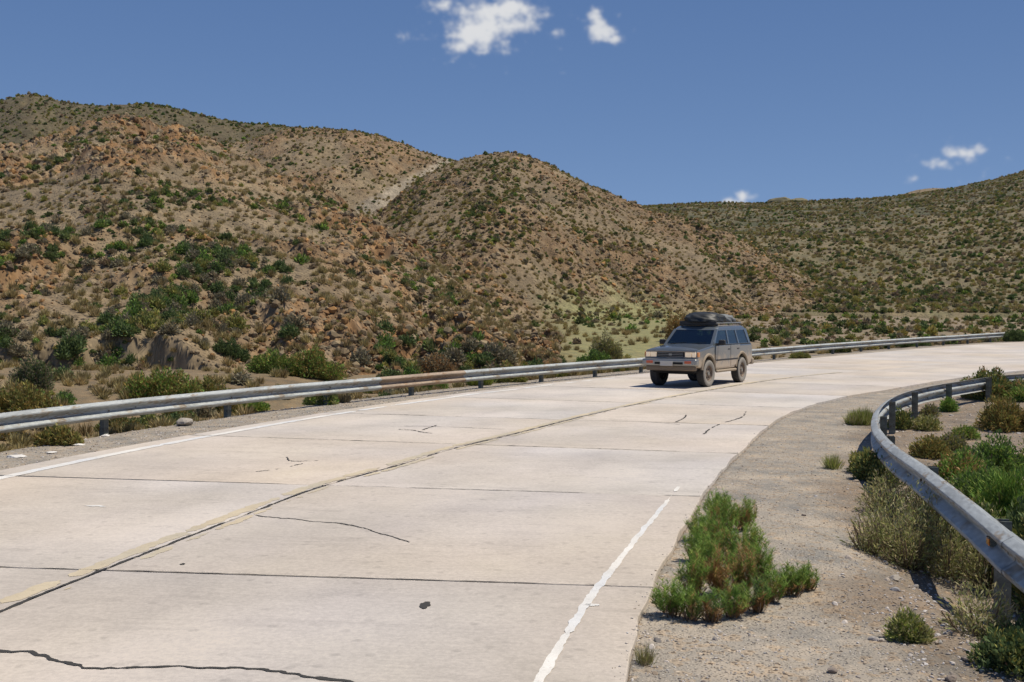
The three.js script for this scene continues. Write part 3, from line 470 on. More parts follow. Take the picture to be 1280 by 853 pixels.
plant('grass_tuft', 'little dry straw tuft against the concrete slab edge', 'grass', 806, 830, [{ c: [0, 0, 0], rx: 0.06, ry: 0.05, n: 260, len: 0.09, width: 0.004, up: 0.7, blade: true, palette: [...GREEN.straw, ...GREEN.olive] }], { seed: 4, twigs: 2, twigRadius: 0.002 });
const paleBush = (c, rx, ry, n) => leafy(c, rx, ry, n * 0.33, [...GREEN.pale, ...GREEN.pale, ...GREEN.straw, GREEN.olive[1]], { len: 0.045, width: 0.011, shell: 0.62, spread: 0.8 });
plant('pale_shrub', 'large loose pale yellow green shrub leaning against the bent guardrail', 'shrub', 1150, 712, [paleBush([-0.1, 0, 0], 0.36, 0.6, 4200), paleBush([0.22, 0, 0.1], 0.36, 0.6, 3600), paleBush([-0.05, 0, -0.55], 0.4, 0.68, 3800), paleBush([0.3, 0, -0.35], 0.36, 0.7, 3200), paleBush([-0.36, 0, -0.2], 0.28, 0.46, 2000), paleBush([0.46, 0, 0.35], 0.36, 0.56, 3200), paleBush([0.4, 0, -0.8], 0.36, 0.6, 2600)], { seed: 5, twigs: 46, twigRadius: 0.004 });
plant('pale_shrub', 'pale wiry shrub further along the rail, behind the large loose one', 'shrub', 1100, 640, [paleBush([0, 0, 0], 0.3, 0.42, 1800), paleBush([0.25, 0, -0.5], 0.34, 0.42, 1500), paleBush([0.35, 0, 0.1], 0.26, 0.46, 1200)], { seed: 6, twigs: 36, twigRadius: 0.004 });
plant('dark_shrub', 'dark green shrub in the shade under the bent guardrail', 'shrub', 1268, 836, [leafy([0, 0, 0], 0.28, 0.26, 2000, [...GREEN.dark, GREEN.olive[0]], { len: 0.04 }), leafy([0.35, 0, -0.4], 0.34, 0.34, 2200, GREEN.dark), paleBush([0.12, 0, -0.75], 0.34, 0.44, 2200)], { seed: 7, twigs: 20 });
plant('dark_shrub', 'tall dense dark green shrub behind the nearest stretch of the bent guardrail', 'shrub', 1300, 770, [leafy([0.2, 0, 0], 0.5, 1.0, 4200, [...GREEN.dark, ...GREEN.olive], { len: 0.07, width: 0.028 }), leafy([0.75, 0, -0.3], 0.6, 1.1, 4200, GREEN.dark, { len: 0.07, width: 0.028 }), leafy([0.5, 0, 0.7], 0.55, 1.0, 3600, GREEN.dark, { len: 0.07, width: 0.028 }), leafy([0.3, 0, -0.8], 0.42, 0.7, 2600, GREEN.dark, { len: 0.07, width: 0.028 }), leafy([0.1, 0, -1.5], 0.4, 0.6, 2200, [...GREEN.dark, ...GREEN.olive], { len: 0.06, width: 0.025 })], { seed: 71, twigs: 30, twigRadius: 0.01 });
plant('olive_shrub', 'dark olive shrub on the road side where the bent guardrail turns', 'shrub', 1087, 600, [leafy([0, 0, 0], 0.24, 0.42, 1300, [...GREEN.olive, ...GREEN.dark]), leafy([0.02, 0, 0.5], 0.2, 0.36, 900, [...GREEN.dark, ...GREEN.olive]), leafy([0.1, 0, -0.6], 0.22, 0.36, 800, GREEN.olive)], { seed: 8, twigs: 20 });
plant('grass_tuft', 'bright yellow green grass tuft on the shoulder beside the bent guardrail', 'grass', 1078, 531, [{ c: [0, 0, 0], rx: 0.3, ry: 0.2, n: 1600, len: 0.18, width: 0.012, up: 0.6, blade: true, palette: [...GREEN.grass, ...GREEN.pale] }, { c: [-0.2, 0, 0.1], rx: 0.16, ry: 0.14, n: 500, len: 0.14, width: 0.012, up: 0.6, blade: true, palette: [...GREEN.grass, ...GREEN.straw] }], { seed: 9, twigs: 3 });
plant('grass_tuft', 'small thin pale green tuft on the gravel beside the dark olive shrub', 'grass', 1041, 586, [{ c: [0, 0, 0], rx: 0.14, ry: 0.12, n: 420, len: 0.13, width: 0.008, up: 0.6, blade: true, palette: [...GREEN.pale, ...GREEN.grass] }], { seed: 10, twigs: 3 });
plant('pale_shrub', 'pale shrub filling the gap under the bent rail beside the reflector', 'shrub', 1172, 684, [paleBush([0, 0, 0], 0.3, 0.62, 2800), paleBush([0.3, 0, 0.25], 0.3, 0.6, 2600), paleBush([0.15, 0, -0.5], 0.32, 0.66, 2600), paleBush([0.5, 0, 0.7], 0.3, 0.5, 2000)], { seed: 72, twigs: 40, twigRadius: 0.004 });
const behindRail = [
  ['small_shrub', 'small bright green shrub behind the first visible posts of the bent guardrail', 1186, 514, [leafy([0, 0, 0], 0.22, 0.34, 900, GREEN.bright, { len: 0.06 })]],
  ['mounded_shrub', 'large dark green and rust brown mounded shrub hiding the end of the bent guardrail', 1236, 500, [leafy([0, 0, 0], 0.75, 0.8, 4200, [...GREEN.olive, ...GREEN.dark, GREEN.dry[1]], { len: 0.09, width: 0.03 }), leafy([0.9, 0, 0.2], 0.6, 0.66, 2500, [...GREEN.olive, ...GREEN.dry, ...GREEN.dark], { len: 0.09, width: 0.03 }), leafy([0.5, 0, 0.8], 0.5, 0.4, 1500, [...GREEN.bright, ...GREEN.olive], { len: 0.09, width: 0.03 })]],
  ['golden_shrub', 'golden brown dry shrub in front of the dark mounded shrub', 1252, 538, [leafy([0, 0, 0], 0.5, 0.62, 3200, [...GREEN.gold, ...GREEN.gold, ...GREEN.olive], { len: 0.07 }), leafy([0.55, 0, 0.1], 0.4, 0.55, 1800, GREEN.gold, { len: 0.07 })]],
  ['olive_shrub', 'low olive shrub tight behind the bend of the guardrail', 1126, 536, [leafy([0, 0, 0], 0.28, 0.4, 1500, [...GREEN.olive, ...GREEN.dark]), leafy([0.4, 0, 0.2], 0.3, 0.3, 1000, [...GREEN.olive, ...GREEN.pale])]],
  ['olive_shrub', 'low brownish olive shrub on the pale sand behind the rail', 1164, 572, [leafy([0, 0, 0], 0.36, 0.34, 1700, [...GREEN.olive, ...GREEN.gold]), leafy([0.4, 0, -0.3], 0.34, 0.36, 1300, [...GREEN.olive, ...GREEN.grey])]],
  ['bright_shrub', 'bright green shrub with rust tips close behind the bent rail', 1200, 604, [leafy([0, 0, 0], 0.4, 0.44, 2400, [...GREEN.bright, GREEN.dry[0], GREEN.dry[2]]), leafy([0.35, 0, -0.6], 0.36, 0.42, 1500, [...GREEN.bright, ...GREEN.dark])]],
  ['bright_shrub', 'tall bright green needle shrub overlapping the top of the bent rail', 1262, 655, [leafy([0, 0, 0], 0.42, 0.62, 4200, [...GREEN.bright, ...GREEN.bright, GREEN.grass[0]], { len: 0.08, width: 0.012, up: 0.5 }), leafy([0.5, 0, 0.1], 0.4, 0.6, 2600, [...GREEN.bright, ...GREEN.dry], { len: 0.08, width: 0.012, up: 0.5 }), leafy([0.05, 0, -0.75], 0.4, 0.46, 2000, [...GREEN.bright, ...GREEN.dark], { len: 0.07, width: 0.014 })]],
  ['bright_shrub', 'round green shrub between the golden shrub and the tall needle shrub', 1246, 590, [leafy([0, 0, 0], 0.42, 0.5, 2400, [...GREEN.bright, ...GREEN.dark]), leafy([0.6, 0, 0], 0.4, 0.5, 1500, [...GREEN.bright, ...GREEN.olive])]],
  ['small_shrub', 'little grey green shrub on pale sand near the small bright green shrub', 1162, 520, [leafy([0, 0, 0], 0.22, 0.26, 700, [...GREEN.grey, ...GREEN.olive])]],
  ['small_shrub', 'small dull shrub on pale sand in front of the golden shrub', 1208, 548, [leafy([0, 0, 0], 0.26, 0.24, 800, [...GREEN.olive, ...GREEN.bright])]],
];
behindRail.forEach(([name, label, px, py, lobes], i) => plant(name, label, 'shrub', px, py, lobes, { seed: 20 + i, twigs: 16, twigRadius: 0.006, group: NEAR }));
// along the long guardrail
const roadsideGroup = 'shrubs along the long guardrail';
const roadside = [ // px, py of the root, width m, height m, palette, name, label
  [30, 512, 2.2, 1.0, [...GREEN.olive, ...GREEN.gold], 'olive_shrub', 'wide olive shrub behind the nearest end of the long guardrail'],
  [75, 556, 0.7, 0.32, [...GREEN.gold, ...GREEN.olive], 'golden_shrub', 'low golden brown weed under the long guardrail by its first post'],
  [20, 551, 0.8, 0.25, [...GREEN.grey, ...GREEN.gold], 'golden_shrub', 'low brown weed patch under the nearest end of the long guardrail'],
  [205, 497, 2.4, 1.15, [...GREEN.olive, ...GREEN.gold, ...GREEN.bright], 'olive_shrub', 'big yellow green shrub behind the rail at the sandy gully'],
  [262, 497, 1.9, 1.0, [...GREEN.olive, ...GREEN.gold], 'olive_shrub', 'olive shrub between the two widest shrubs behind the rail'],
  [150, 532, 1.2, 0.4, [...GREEN.dark, ...GREEN.gold], 'dark_shrub', 'dark low shrub below the rail between two posts'],
  [190, 527, 1.3, 0.4, [...GREEN.olive, ...GREEN.dark], 'dark_shrub', 'dark brown green shrub spreading under the rail before the second post'],
  [225, 522, 1.0, 0.34, [...GREEN.gold, ...GREEN.dark], 'golden_shrub', 'low golden weed against the second post of the long guardrail'],
  [300, 514, 1.8, 0.36, [...GREEN.grass, ...GREEN.bright], 'green_weed', 'bright green weeds along the foot of the rail past the second post'],
  [345, 508, 1.2, 0.36, [...GREEN.grass, ...GREEN.olive], 'green_weed', 'yellow green weeds below the rail beside the dusty tan panel'],
  [290, 478, 1.4, 0.8, GREEN.dark, 'dark_shrub', 'round dark shrub on the bank above the wide olive shrubs'],
  [345, 487, 2.0, 0.95, [...GREEN.olive, ...GREEN.bright], 'olive_shrub', 'yellow green shrub just behind the rail left of the tan panel'],
  [392, 484, 2.3, 1.1, [...GREEN.olive, ...GREEN.gold, ...GREEN.bright], 'olive_shrub', 'broad green and yellow shrub rising behind the tan panel'],
  [402, 506, 0.75, 0.5, [...GREEN.pale, ...GREEN.bright], 'pale_shrub', 'pale green weed standing in front of the rail at the start of the tan panel'],
  [420, 503, 0.7, 0.28, GREEN.straw, 'grass_tuft', 'straw coloured grass in front of the rail under the tan panel'],
  [470, 492, 1.0, 0.3, [...GREEN.olive, ...GREEN.dark], 'dark_shrub', 'dark weed under the middle of the tan panel'],
  [510, 489, 0.9, 0.36, [...GREEN.grass, ...GREEN.bright], 'green_weed', 'bright green weed under the tan panel near its far end'],
  [542, 486, 1.0, 0.42, GREEN.bright, 'green_weed', 'fresh green weed below the rail where the tan panel ends'],
  [600, 482, 0.7, 0.45, GREEN.grass, 'grass_tuft', 'bright grass tuft below the grey rail past the tan panel'],
  [676, 473, 0.9, 0.55, [...GREEN.straw, ...GREEN.olive], 'grass_tuft', 'tall dry straw tuft standing in front of the rail'],
  [640, 478, 0.9, 0.35, GREEN.olive, 'olive_shrub', 'low olive weed just before the tall straw tuft'],
  [755, 464, 1.6, 0.45, [...GREEN.olive, ...GREEN.gold], 'olive_shrub', 'olive weed under the rail close behind the vehicle'],
  [792, 462, 1.0, 0.4, GREEN.olive, 'olive_shrub', 'olive weed under the rail in front of the vehicle'],
  [742, 447, 1.7, 1.0, [...GREEN.bright, ...GREEN.dark], 'bright_shrub', 'fresh green round shrub at the meadow edge behind the rail'],
  [758, 441, 1.6, 1.5, [...GREEN.grey, ...GREEN.olive], 'grey_shrub', 'twiggy grey brown shrub beside the fresh green one'],
  [850, 428, 1.8, 1.9, [...GREEN.gold, ...GREEN.dry], 'golden_shrub', 'tall rust brown shrub just behind the vehicle roof'],
  [1050, 441, 1.15, 0.85, [...GREEN.dark, ...GREEN.olive], 'dark_shrub', 'compact dark green ball shrub in front of the far guardrail'],
  [1268, 427, 1.5, 1.0, GREEN.dark, 'dark_shrub', 'dark green shrub at the far end of the long guardrail'],
  [1000, 448, 1.0, 0.3, GREEN.olive, 'olive_shrub', 'low weed under the far guardrail between vehicle and ball shrub'],
  [1135, 434, 2.6, 0.6, GREEN.dark, 'dark_shrub', 'wide dark shrub under the far guardrail past the ball shrub'],
  [545, 472, 1.6, 0.9, [...GREEN.grey, ...GREEN.dry], 'grey_shrub', 'bare brown twiggy shrub against rock behind the end of the tan panel'],
  [40, 485, 1.3, 1.2, [...GREEN.grey, ...GREEN.dark], 'grey_shrub', 'grey round shrub on the sandy bank near the wide olive shrub'],
];
roadside.forEach(([px, py, w, h, pal, name, label], i) => { const r = rng(500 + i), n = Math.round(2300 * Math.min(2, w)), lf = 0.055 + 0.022 * w, grassy = name === 'grass_tuft';
  const one = (c, a, b, k) => grassy ? { c, rx: a, ry: b * 0.6, n: k, len: h * 0.6, width: 0.016, up: 0.6, blade: true, palette: pal } : leafy(c, a, b, k, pal, { len: lf, width: lf * 0.4 });
  plant(name, label, grassy ? 'grass' : 'shrub', px, py, [one([0, 0, 0], w * 0.34, h, n >> 1), one([-w * 0.28, 0, 0.1], w * 0.26, h * (0.6 + 0.3 * r()), n >> 2), one([w * 0.28, 0, 0.05], w * 0.26, h * (0.6 + 0.3 * r()), n >> 2)], { seed: 60 + i, twigs: 10, twigRadius: 0.008, group: roadsideGroup }); });
console.log('near plants done');

// ------------------------------------------------------------------ hillside shrubs: the 300 that show largest as things, the rest as cover
const KINDS = {
  dark: { palette: GREEN.dark, h: 0.62, w: 0.42 }, bright: { palette: [...GREEN.dark, ...GREEN.bright], h: 0.6, w: 0.16 }, olive: { palette: GREEN.olive, h: 0.6, w: 0.2 }, grey: { palette: GREEN.grey, h: 0.6, w: 0.22 },
};
const protoFar = {}, protoMid = {};
for (const [k, v] of Object.entries(KINDS)) {
  const make = (n, seed, len, width) => { const B = new Leaves(), r = rng(seed); tuft(B, r, { rx: 0.42, ry: v.h, n, len, width, up: 0.3, palette: v.palette, spread: 0.7, shell: 0.5 }); tuft(B, r, { c: [0.2, 0, 0.1], rx: 0.3, ry: v.h * 0.75, n: n >> 1, len, width, up: 0.3, palette: v.palette, spread: 0.7, shell: 0.5 }); tuft(B, r, { c: [-0.22, 0, 0.05], rx: 0.28, ry: v.h * 0.7, n: n >> 1, len, width, up: 0.3, palette: v.palette, spread: 0.7, shell: 0.5 }); return B.geometry(); };
  protoFar[k] = make(70, 31 + k.length, 0.26, 0.15); protoMid[k] = [0, 1, 2].map((i) => make(340, 77 + i * 5 + k.length, 0.14, 0.06));
}
const tussock = (() => { const B = new Leaves(), r = rng(444); tuft(B, r, { rx: 0.3, ry: 0.3, n: 110, len: 0.36, width: 0.06, up: 0.55, blade: true, palette: GREEN.straw, shell: 0.6 }); return B.geometry(); })();
const scatter = [];
{
  const r = rng(2024), plan = [[0, 3000], [1, 3000], [2, 4200], [3, 4400], [4, 16000], [5, 120], [-1, 1500]];
  for (const [i, count] of plan) {
    const k = HILLS[i]; let made = 0, tries = 0;
    while (made < count && tries++ < count * 6) {
      let px, d, t = 0;
      if (i >= 0) { px = lerp(Math.max(-60, k.from), Math.min(1340, k.to), r()); t = i === 4 ? Math.pow(r(), 1.5) : i === 2 ? 0.45 + 0.56 * r() : Math.pow(r(), 1.1); d = lerp(k.base(px), k.top(px), t); }
      else { px = lerp(-40, 1330, Math.pow(r(), 0.6)); d = lerp(30, 135, Math.pow(r(), 1.1)); if (-signedDistance(leftEdge, (px - 640) / F * d, d) < 2.6) continue; }
      const x = (px - 640) / F * d, clump = fbm(x / 7, d / 12, 51, 3) + 0.5 * fbm(x / 30, d / 45, 61, 2);
      let accept = clamp(0.38 + clump * 2.6, 0.04, 1);
      if (i === 0 && px < 330 && t < 0.25) accept = clamp(accept * 1.3, 0, 1); else if (i === 0) accept *= 1 - 0.7 * rockiness(x, d, k) * (t > 0.2 ? 1 : 0.5);
      if (i === 4) accept = clamp(accept + 0.2, 0, 1); if (i === 2) accept = clamp(accept + 0.35, 0, 1);
      if (i === -1 && px > 650 && px < 900 && d > 48) accept *= 0.3;
      if (r() > accept) continue;
      const [h, which] = surfaceAt(x, d); if (which !== i) continue;
      const lowDown = i === 0 ? 0.75 + 0.65 * smoothstep(t, 0.45, 0.05) : 1; let size = (0.2 + 0.68 * Math.pow(r(), 2.8)) * (i === 4 ? 0.9 + d / 700 : i === 0 ? lowDown * (0.95 + 0.5 * smoothstep(clump, 0.1, 0.5)) : i === -1 ? 1.15 : i === 2 ? 1.35 : 0.85);
      const y = HORIZON - (h - EYE) * F / d, q = r(), sortOf = q < 0.34 ? 'dark' : q < (i === 0 || i === -1 ? 0.54 : 0.4) ? 'bright' : q < 0.72 ? 'olive' : 'grey';
      scatter.push({ x, d, h, size, i, kind: sortOf, seen: px > -10 && px < 1290 ? size / d : 0, turn: r() * 6.28, sy: 0.75 + 0.5 * r() }); made++;
    }
  }
  scatter.sort((a, b) => b.seen - a.seen);
}
const WHERE = { '-1': 'on the valley floor behind the guardrail', 0: 'on the steep rocky orange hillside', 1: 'on the rounded tan hill', 2: 'on the dark back ridge', 3: 'on the brown hill with the low peak', 4: 'on the lower part of the far hillside', 5: 'on the far knoll' };
const WORDS = { dark: 'dark green rounded shrub', bright: 'fresh green bushy shrub', olive: 'olive yellow shrub', grey: 'grey brown twiggy shrub' };
const SIZED = (s) => (s.size > 1.15 ? 'large ' : s.size > 0.8 ? '' : 'small ') + (s.sy > 1.08 ? 'upright ' : s.sy < 0.88 ? 'low flat ' : '');
scatter.slice(0, 300).forEach((s, n) => { const m = new THREE.Mesh(protoMid[s.kind][n % 3], M.leaf); m.position.set(s.x, s.h - 0.04 * s.size, -s.d); m.rotation.y = s.turn; m.scale.set(s.size, s.size * s.sy, s.size); addThing(m, s.kind + '_hillside_shrub', SIZED(s) + WORDS[s.kind] + ' ' + WHERE[s.i], 'shrub', SIZED(s) + WORDS[s.kind] + 's ' + WHERE[s.i]); });
const dummy = new THREE.Object3D(), tint = new THREE.Color();
function cover(list, geometry, material, name, label, colour) {
  const m = new THREE.InstancedMesh(geometry, material, list.length), r = rng(list.length);
  list.forEach((s, k) => { dummy.position.set(s.x, s.h - 0.04 * s.size, -s.d); dummy.rotation.set(s.rx ?? 0, s.turn, s.rz ?? 0); dummy.scale.set(s.size, s.size * s.sy, s.size * (s.sz ?? 1)); dummy.updateMatrix(); m.setMatrixAt(k, dummy.matrix); const c = colour(r, s); tint.setRGB(c[0], c[1], c[2]); m.setColorAt(k, tint); });
  m.name = name; tag(m, label, 'ground cover', undefined, 'stuff'); scene.add(m); return m;
}
for (const k of Object.keys(KINDS)) cover(scatter.slice(300).filter((s) => s.kind === k), protoFar[k], M.leaf, 'distant_' + k + '_shrubs', 'countless small ' + WORDS[k] + 's dotting the hillsides', (r) => { const v = 0.75 + 0.6 * r(); return [v * (0.95 + 0.25 * r()), v, v]; });
{
  const r = rng(77), straw = [], stones = [], chips = [];
  for (const [i, count] of [[0, 3200], [1, 3200], [2, 900], [3, 5200], [4, 7000], [-1, 3400]]) for (let n = 0; n < count; n++) {
    const k = HILLS[i]; let px, d; if (i >= 0) { px = lerp(Math.max(-60, k.from), Math.min(1340, k.to), r()); d = lerp(k.base(px), k.top(px), Math.pow(r(), 1.25)); } else { px = lerp(-40, 1330, r()); d = lerp(19, 130, Math.pow(r(), 1.4)); }
    const x = (px - 640) / F * d; if (i < 0 && -signedDistance(leftEdge, x, d) < 1.9) continue;
    const [h, which] = surfaceAt(x, d); if (which !== i) continue;
    straw.push({ x, d, h, size: (0.3 + 0.5 * r()) * (i === 4 ? 1 + d / 300 : 1), turn: r() * 6.28, sy: 0.6 + 0.5 * r() });
  }
  cover(straw, tussock, M.leaf, 'dry_tussocks', 'small pale dry grass tussocks scattered over the slopes', (q) => { const v = 0.8 + 0.5 * q(); return [v, v * (0.92 + 0.1 * q()), v * 0.8]; });
  const rockShape = (seed, detail) => { const g = mergeVertices(new THREE.IcosahedronGeometry(0.5, detail).deleteAttribute('normal').deleteAttribute('uv')), p = g.attributes.position, q = rng(seed), planes = Array.from({ length: 11 }, () => [norm([q() - 0.5, q() - 0.5, q() - 0.5]), 0.27 + 0.16 * q()]); for (let i = 0; i < p.count; i++) { let v = [p.getX(i), p.getY(i), p.getZ(i)]; for (const [n, dd] of planes) { const o = v[0] * n[0] + v[1] * n[1] + v[2] * n[2] - dd; if (o > 0) v = [v[0] - n[0] * o, v[1] - n[1] * o, v[2] - n[2] * o]; } const b = 1 + 0.15 * noise(v[0] * 5, v[1] * 5, v[2] * 5 + seed); p.setXYZ(i, v[0] * b, v[1] * b, v[2] * b); } const f = g.toNonIndexed(); f.computeVertexNormals(); const c = new Float32Array(f.attributes.position.count * 3).fill(1); f.setAttribute('color', new THREE.BufferAttribute(c, 3)); return f; };
  for (const [i, count] of [[0, 19000], [1, 3500], [3, 10000], [4, 900]]) for (let n = 0; n < count; n++) {
    const k = HILLS[i], px = lerp(Math.max(-60, k.from), Math.min(1340, k.to), r()), d = lerp(k.base(px), k.top(px), Math.pow(r(), 1.2)), x = (px - 640) / F * d, rk = rockiness(x, d, k); if (r() > 0.12 + rk) continue;
    const [h, which] = surfaceAt(x, d); if (which !== i) continue;
    stones.push({ x, d, h: h + 0.03, size: 0.12 + 0.55 * Math.pow(r(), 3) * (0.4 + 0.8 * rk) * lerp(0.7, 1.25, smoothstep(d, 45, 100)), turn: r() * 6.28, sy: 0.6 + 0.7 * r(), rx: (r() - 0.5) * 0.9, rz: (r() - 0.5) * 0.9 + 0.25, sz: 0.6 + 0.5 * r(), rk });
  }
  cover(stones, rockShape(5, 0), M.rock, 'hillside_rocks', 'angular orange and tan rocks strewn over the rocky slopes', (q, s) => { const c = pick([SOIL.orange, SOIL.stone, SOIL.rust, SOIL.sand, SOIL.brown, SOIL.brown, SOIL.stone], q), v = 0.4 + 0.4 * q(); return c.map((e) => e * v); });
  for (let n = 0; n < 26000; n++) { // loose chips on the near shoulder and below the bent rail
    const d = 4 + 24 * Math.pow(r(), 1.7), x = lerp(0, 0.47, r()) * d + 0.3, qr = signedDistance(rightEdge, x, d); if (qr < -0.14 * r() * r() || x > 12) continue;
    if (n % 3 === 0 && qr < 1.5 && fbm(x, d, 9, 2) < 0.1) continue;
    const h = qr < 0.01 ? rise(d) : groundAt(x, d), big = r() > 0.98 ? 1.6 + 2.2 * r() : 1; chips.push({ x, d, h: h + 0.002, size: (0.007 + 0.021 * Math.pow(r(), 2.4)) * big * (1 + smoothstep(qr, 1.2, 2) * 0.6), turn: r() * 6.28, sy: 0.6, rx: r() - 0.5, rz: r() - 0.5, sz: 0.6 + 0.5 * r() });
  }
  for (let n = 0; n < 9000; n++) { const s = rng(n + 9)(), k = Math.floor(r() * 260), a = leftEdge[k], b = leftEdge[k + 1], l = Math.hypot(b.x - a.x, b.d - a.d), w = 0.05 + 1.6 * r(), x = a.x - (b.d - a.d) / l * w, d = a.d + (b.x - a.x) / l * w; if (d < 12 || d > 48) continue; chips.push({ x, d, h: groundAt(x, d) + 0.003, size: 0.012 + 0.04 * Math.pow(s, 3), turn: r() * 6.28, sy: 0.6, rx: r(), rz: r(), sz: 0.8 }); }
  cover(chips, rockShape(8, 1), M.rock, 'gravel_chips', 'loose gravel chips on the road shoulders', (q) => { const v = 0.16 + 0.36 * q(), w = 0.03 + q() * 0.09; return [v + w, v + w * 0.4, v - w * 0.2]; });
  // single larger stones
  const stoneGeo = [rockShape(21, 2), rockShape(22, 2), rockShape(23, 2)], stoneMat = [std(0.36, 0.32, 0.27, 0.95), std(0.22, 0.18, 0.15, 0.95), std(0.68, 0.65, 0.6, 0.9)];
  const list = [[20, 568, 0.3, 2, 'pale flat stone on the shoulder under the nearest end of the rail'], [64, 563, 0.2, 2, 'small pale stone on the shoulder near the first rail post'], [98, 553, 0.2, 2, 'white stone at the foot of the first visible rail post'], [132, 541, 0.22, 2, 'white stone on the gravel between two rail posts'], [1040, 833, 0.075, 1, 'dark brown stone at the shoulder edge below the small pale plant'], [880, 846, 0.035, 1, 'dark flat pebble lying on open gravel'], [1190, 838, 0.09, 1, 'rust brown stone on the crumbling bank edge'], [1208, 815, 0.07, 1, 'brown stone higher on the crumbling bank edge'], [1120, 706, 0.12, 0, 'grey stone half under the large pale shrub'], [1005, 640, 0.05, 1, 'small dark stone alone on the wide shoulder'], [232, 529, 0.4, 0, 'grey boulder beside the second rail post']];
  list.forEach(([px, py, s, m, label], n) => { const p = PR(px, py), o = new THREE.Mesh(stoneGeo[n % 3], stoneMat[m]); o.position.set(p.x, surfaceAt(p.x, p.d)[0] + s * (m === 2 ? 0.04 : 0.12), -p.d); o.scale.set(s, s * (m === 2 ? 0.22 : 0.55), s * 0.8); o.rotation.y = n * 1.7; addThing(o, 'stone', label, 'stone'); });
  for (const [px, w, hh, label] of [[976, 11, 2.2, 'larger dark outcrop on the skyline of the far ridge'], [1000, 7.5, 2.0, 'smaller dark outcrop on the skyline of the far ridge']]) { const d = 466, x = (px - 640) / F * d, o = new THREE.Mesh(rockShape(px, 3), std(0.17, 0.15, 0.085, 0.95)); o.position.set(x, hillAt(HILLS[4], px, d) + 0.3, -d); o.scale.set(w * 1.4, hh * 2.2, w); addThing(o, 'rock_outcrop', label, 'rock'); }
}
console.log('cover done', scatter.length);
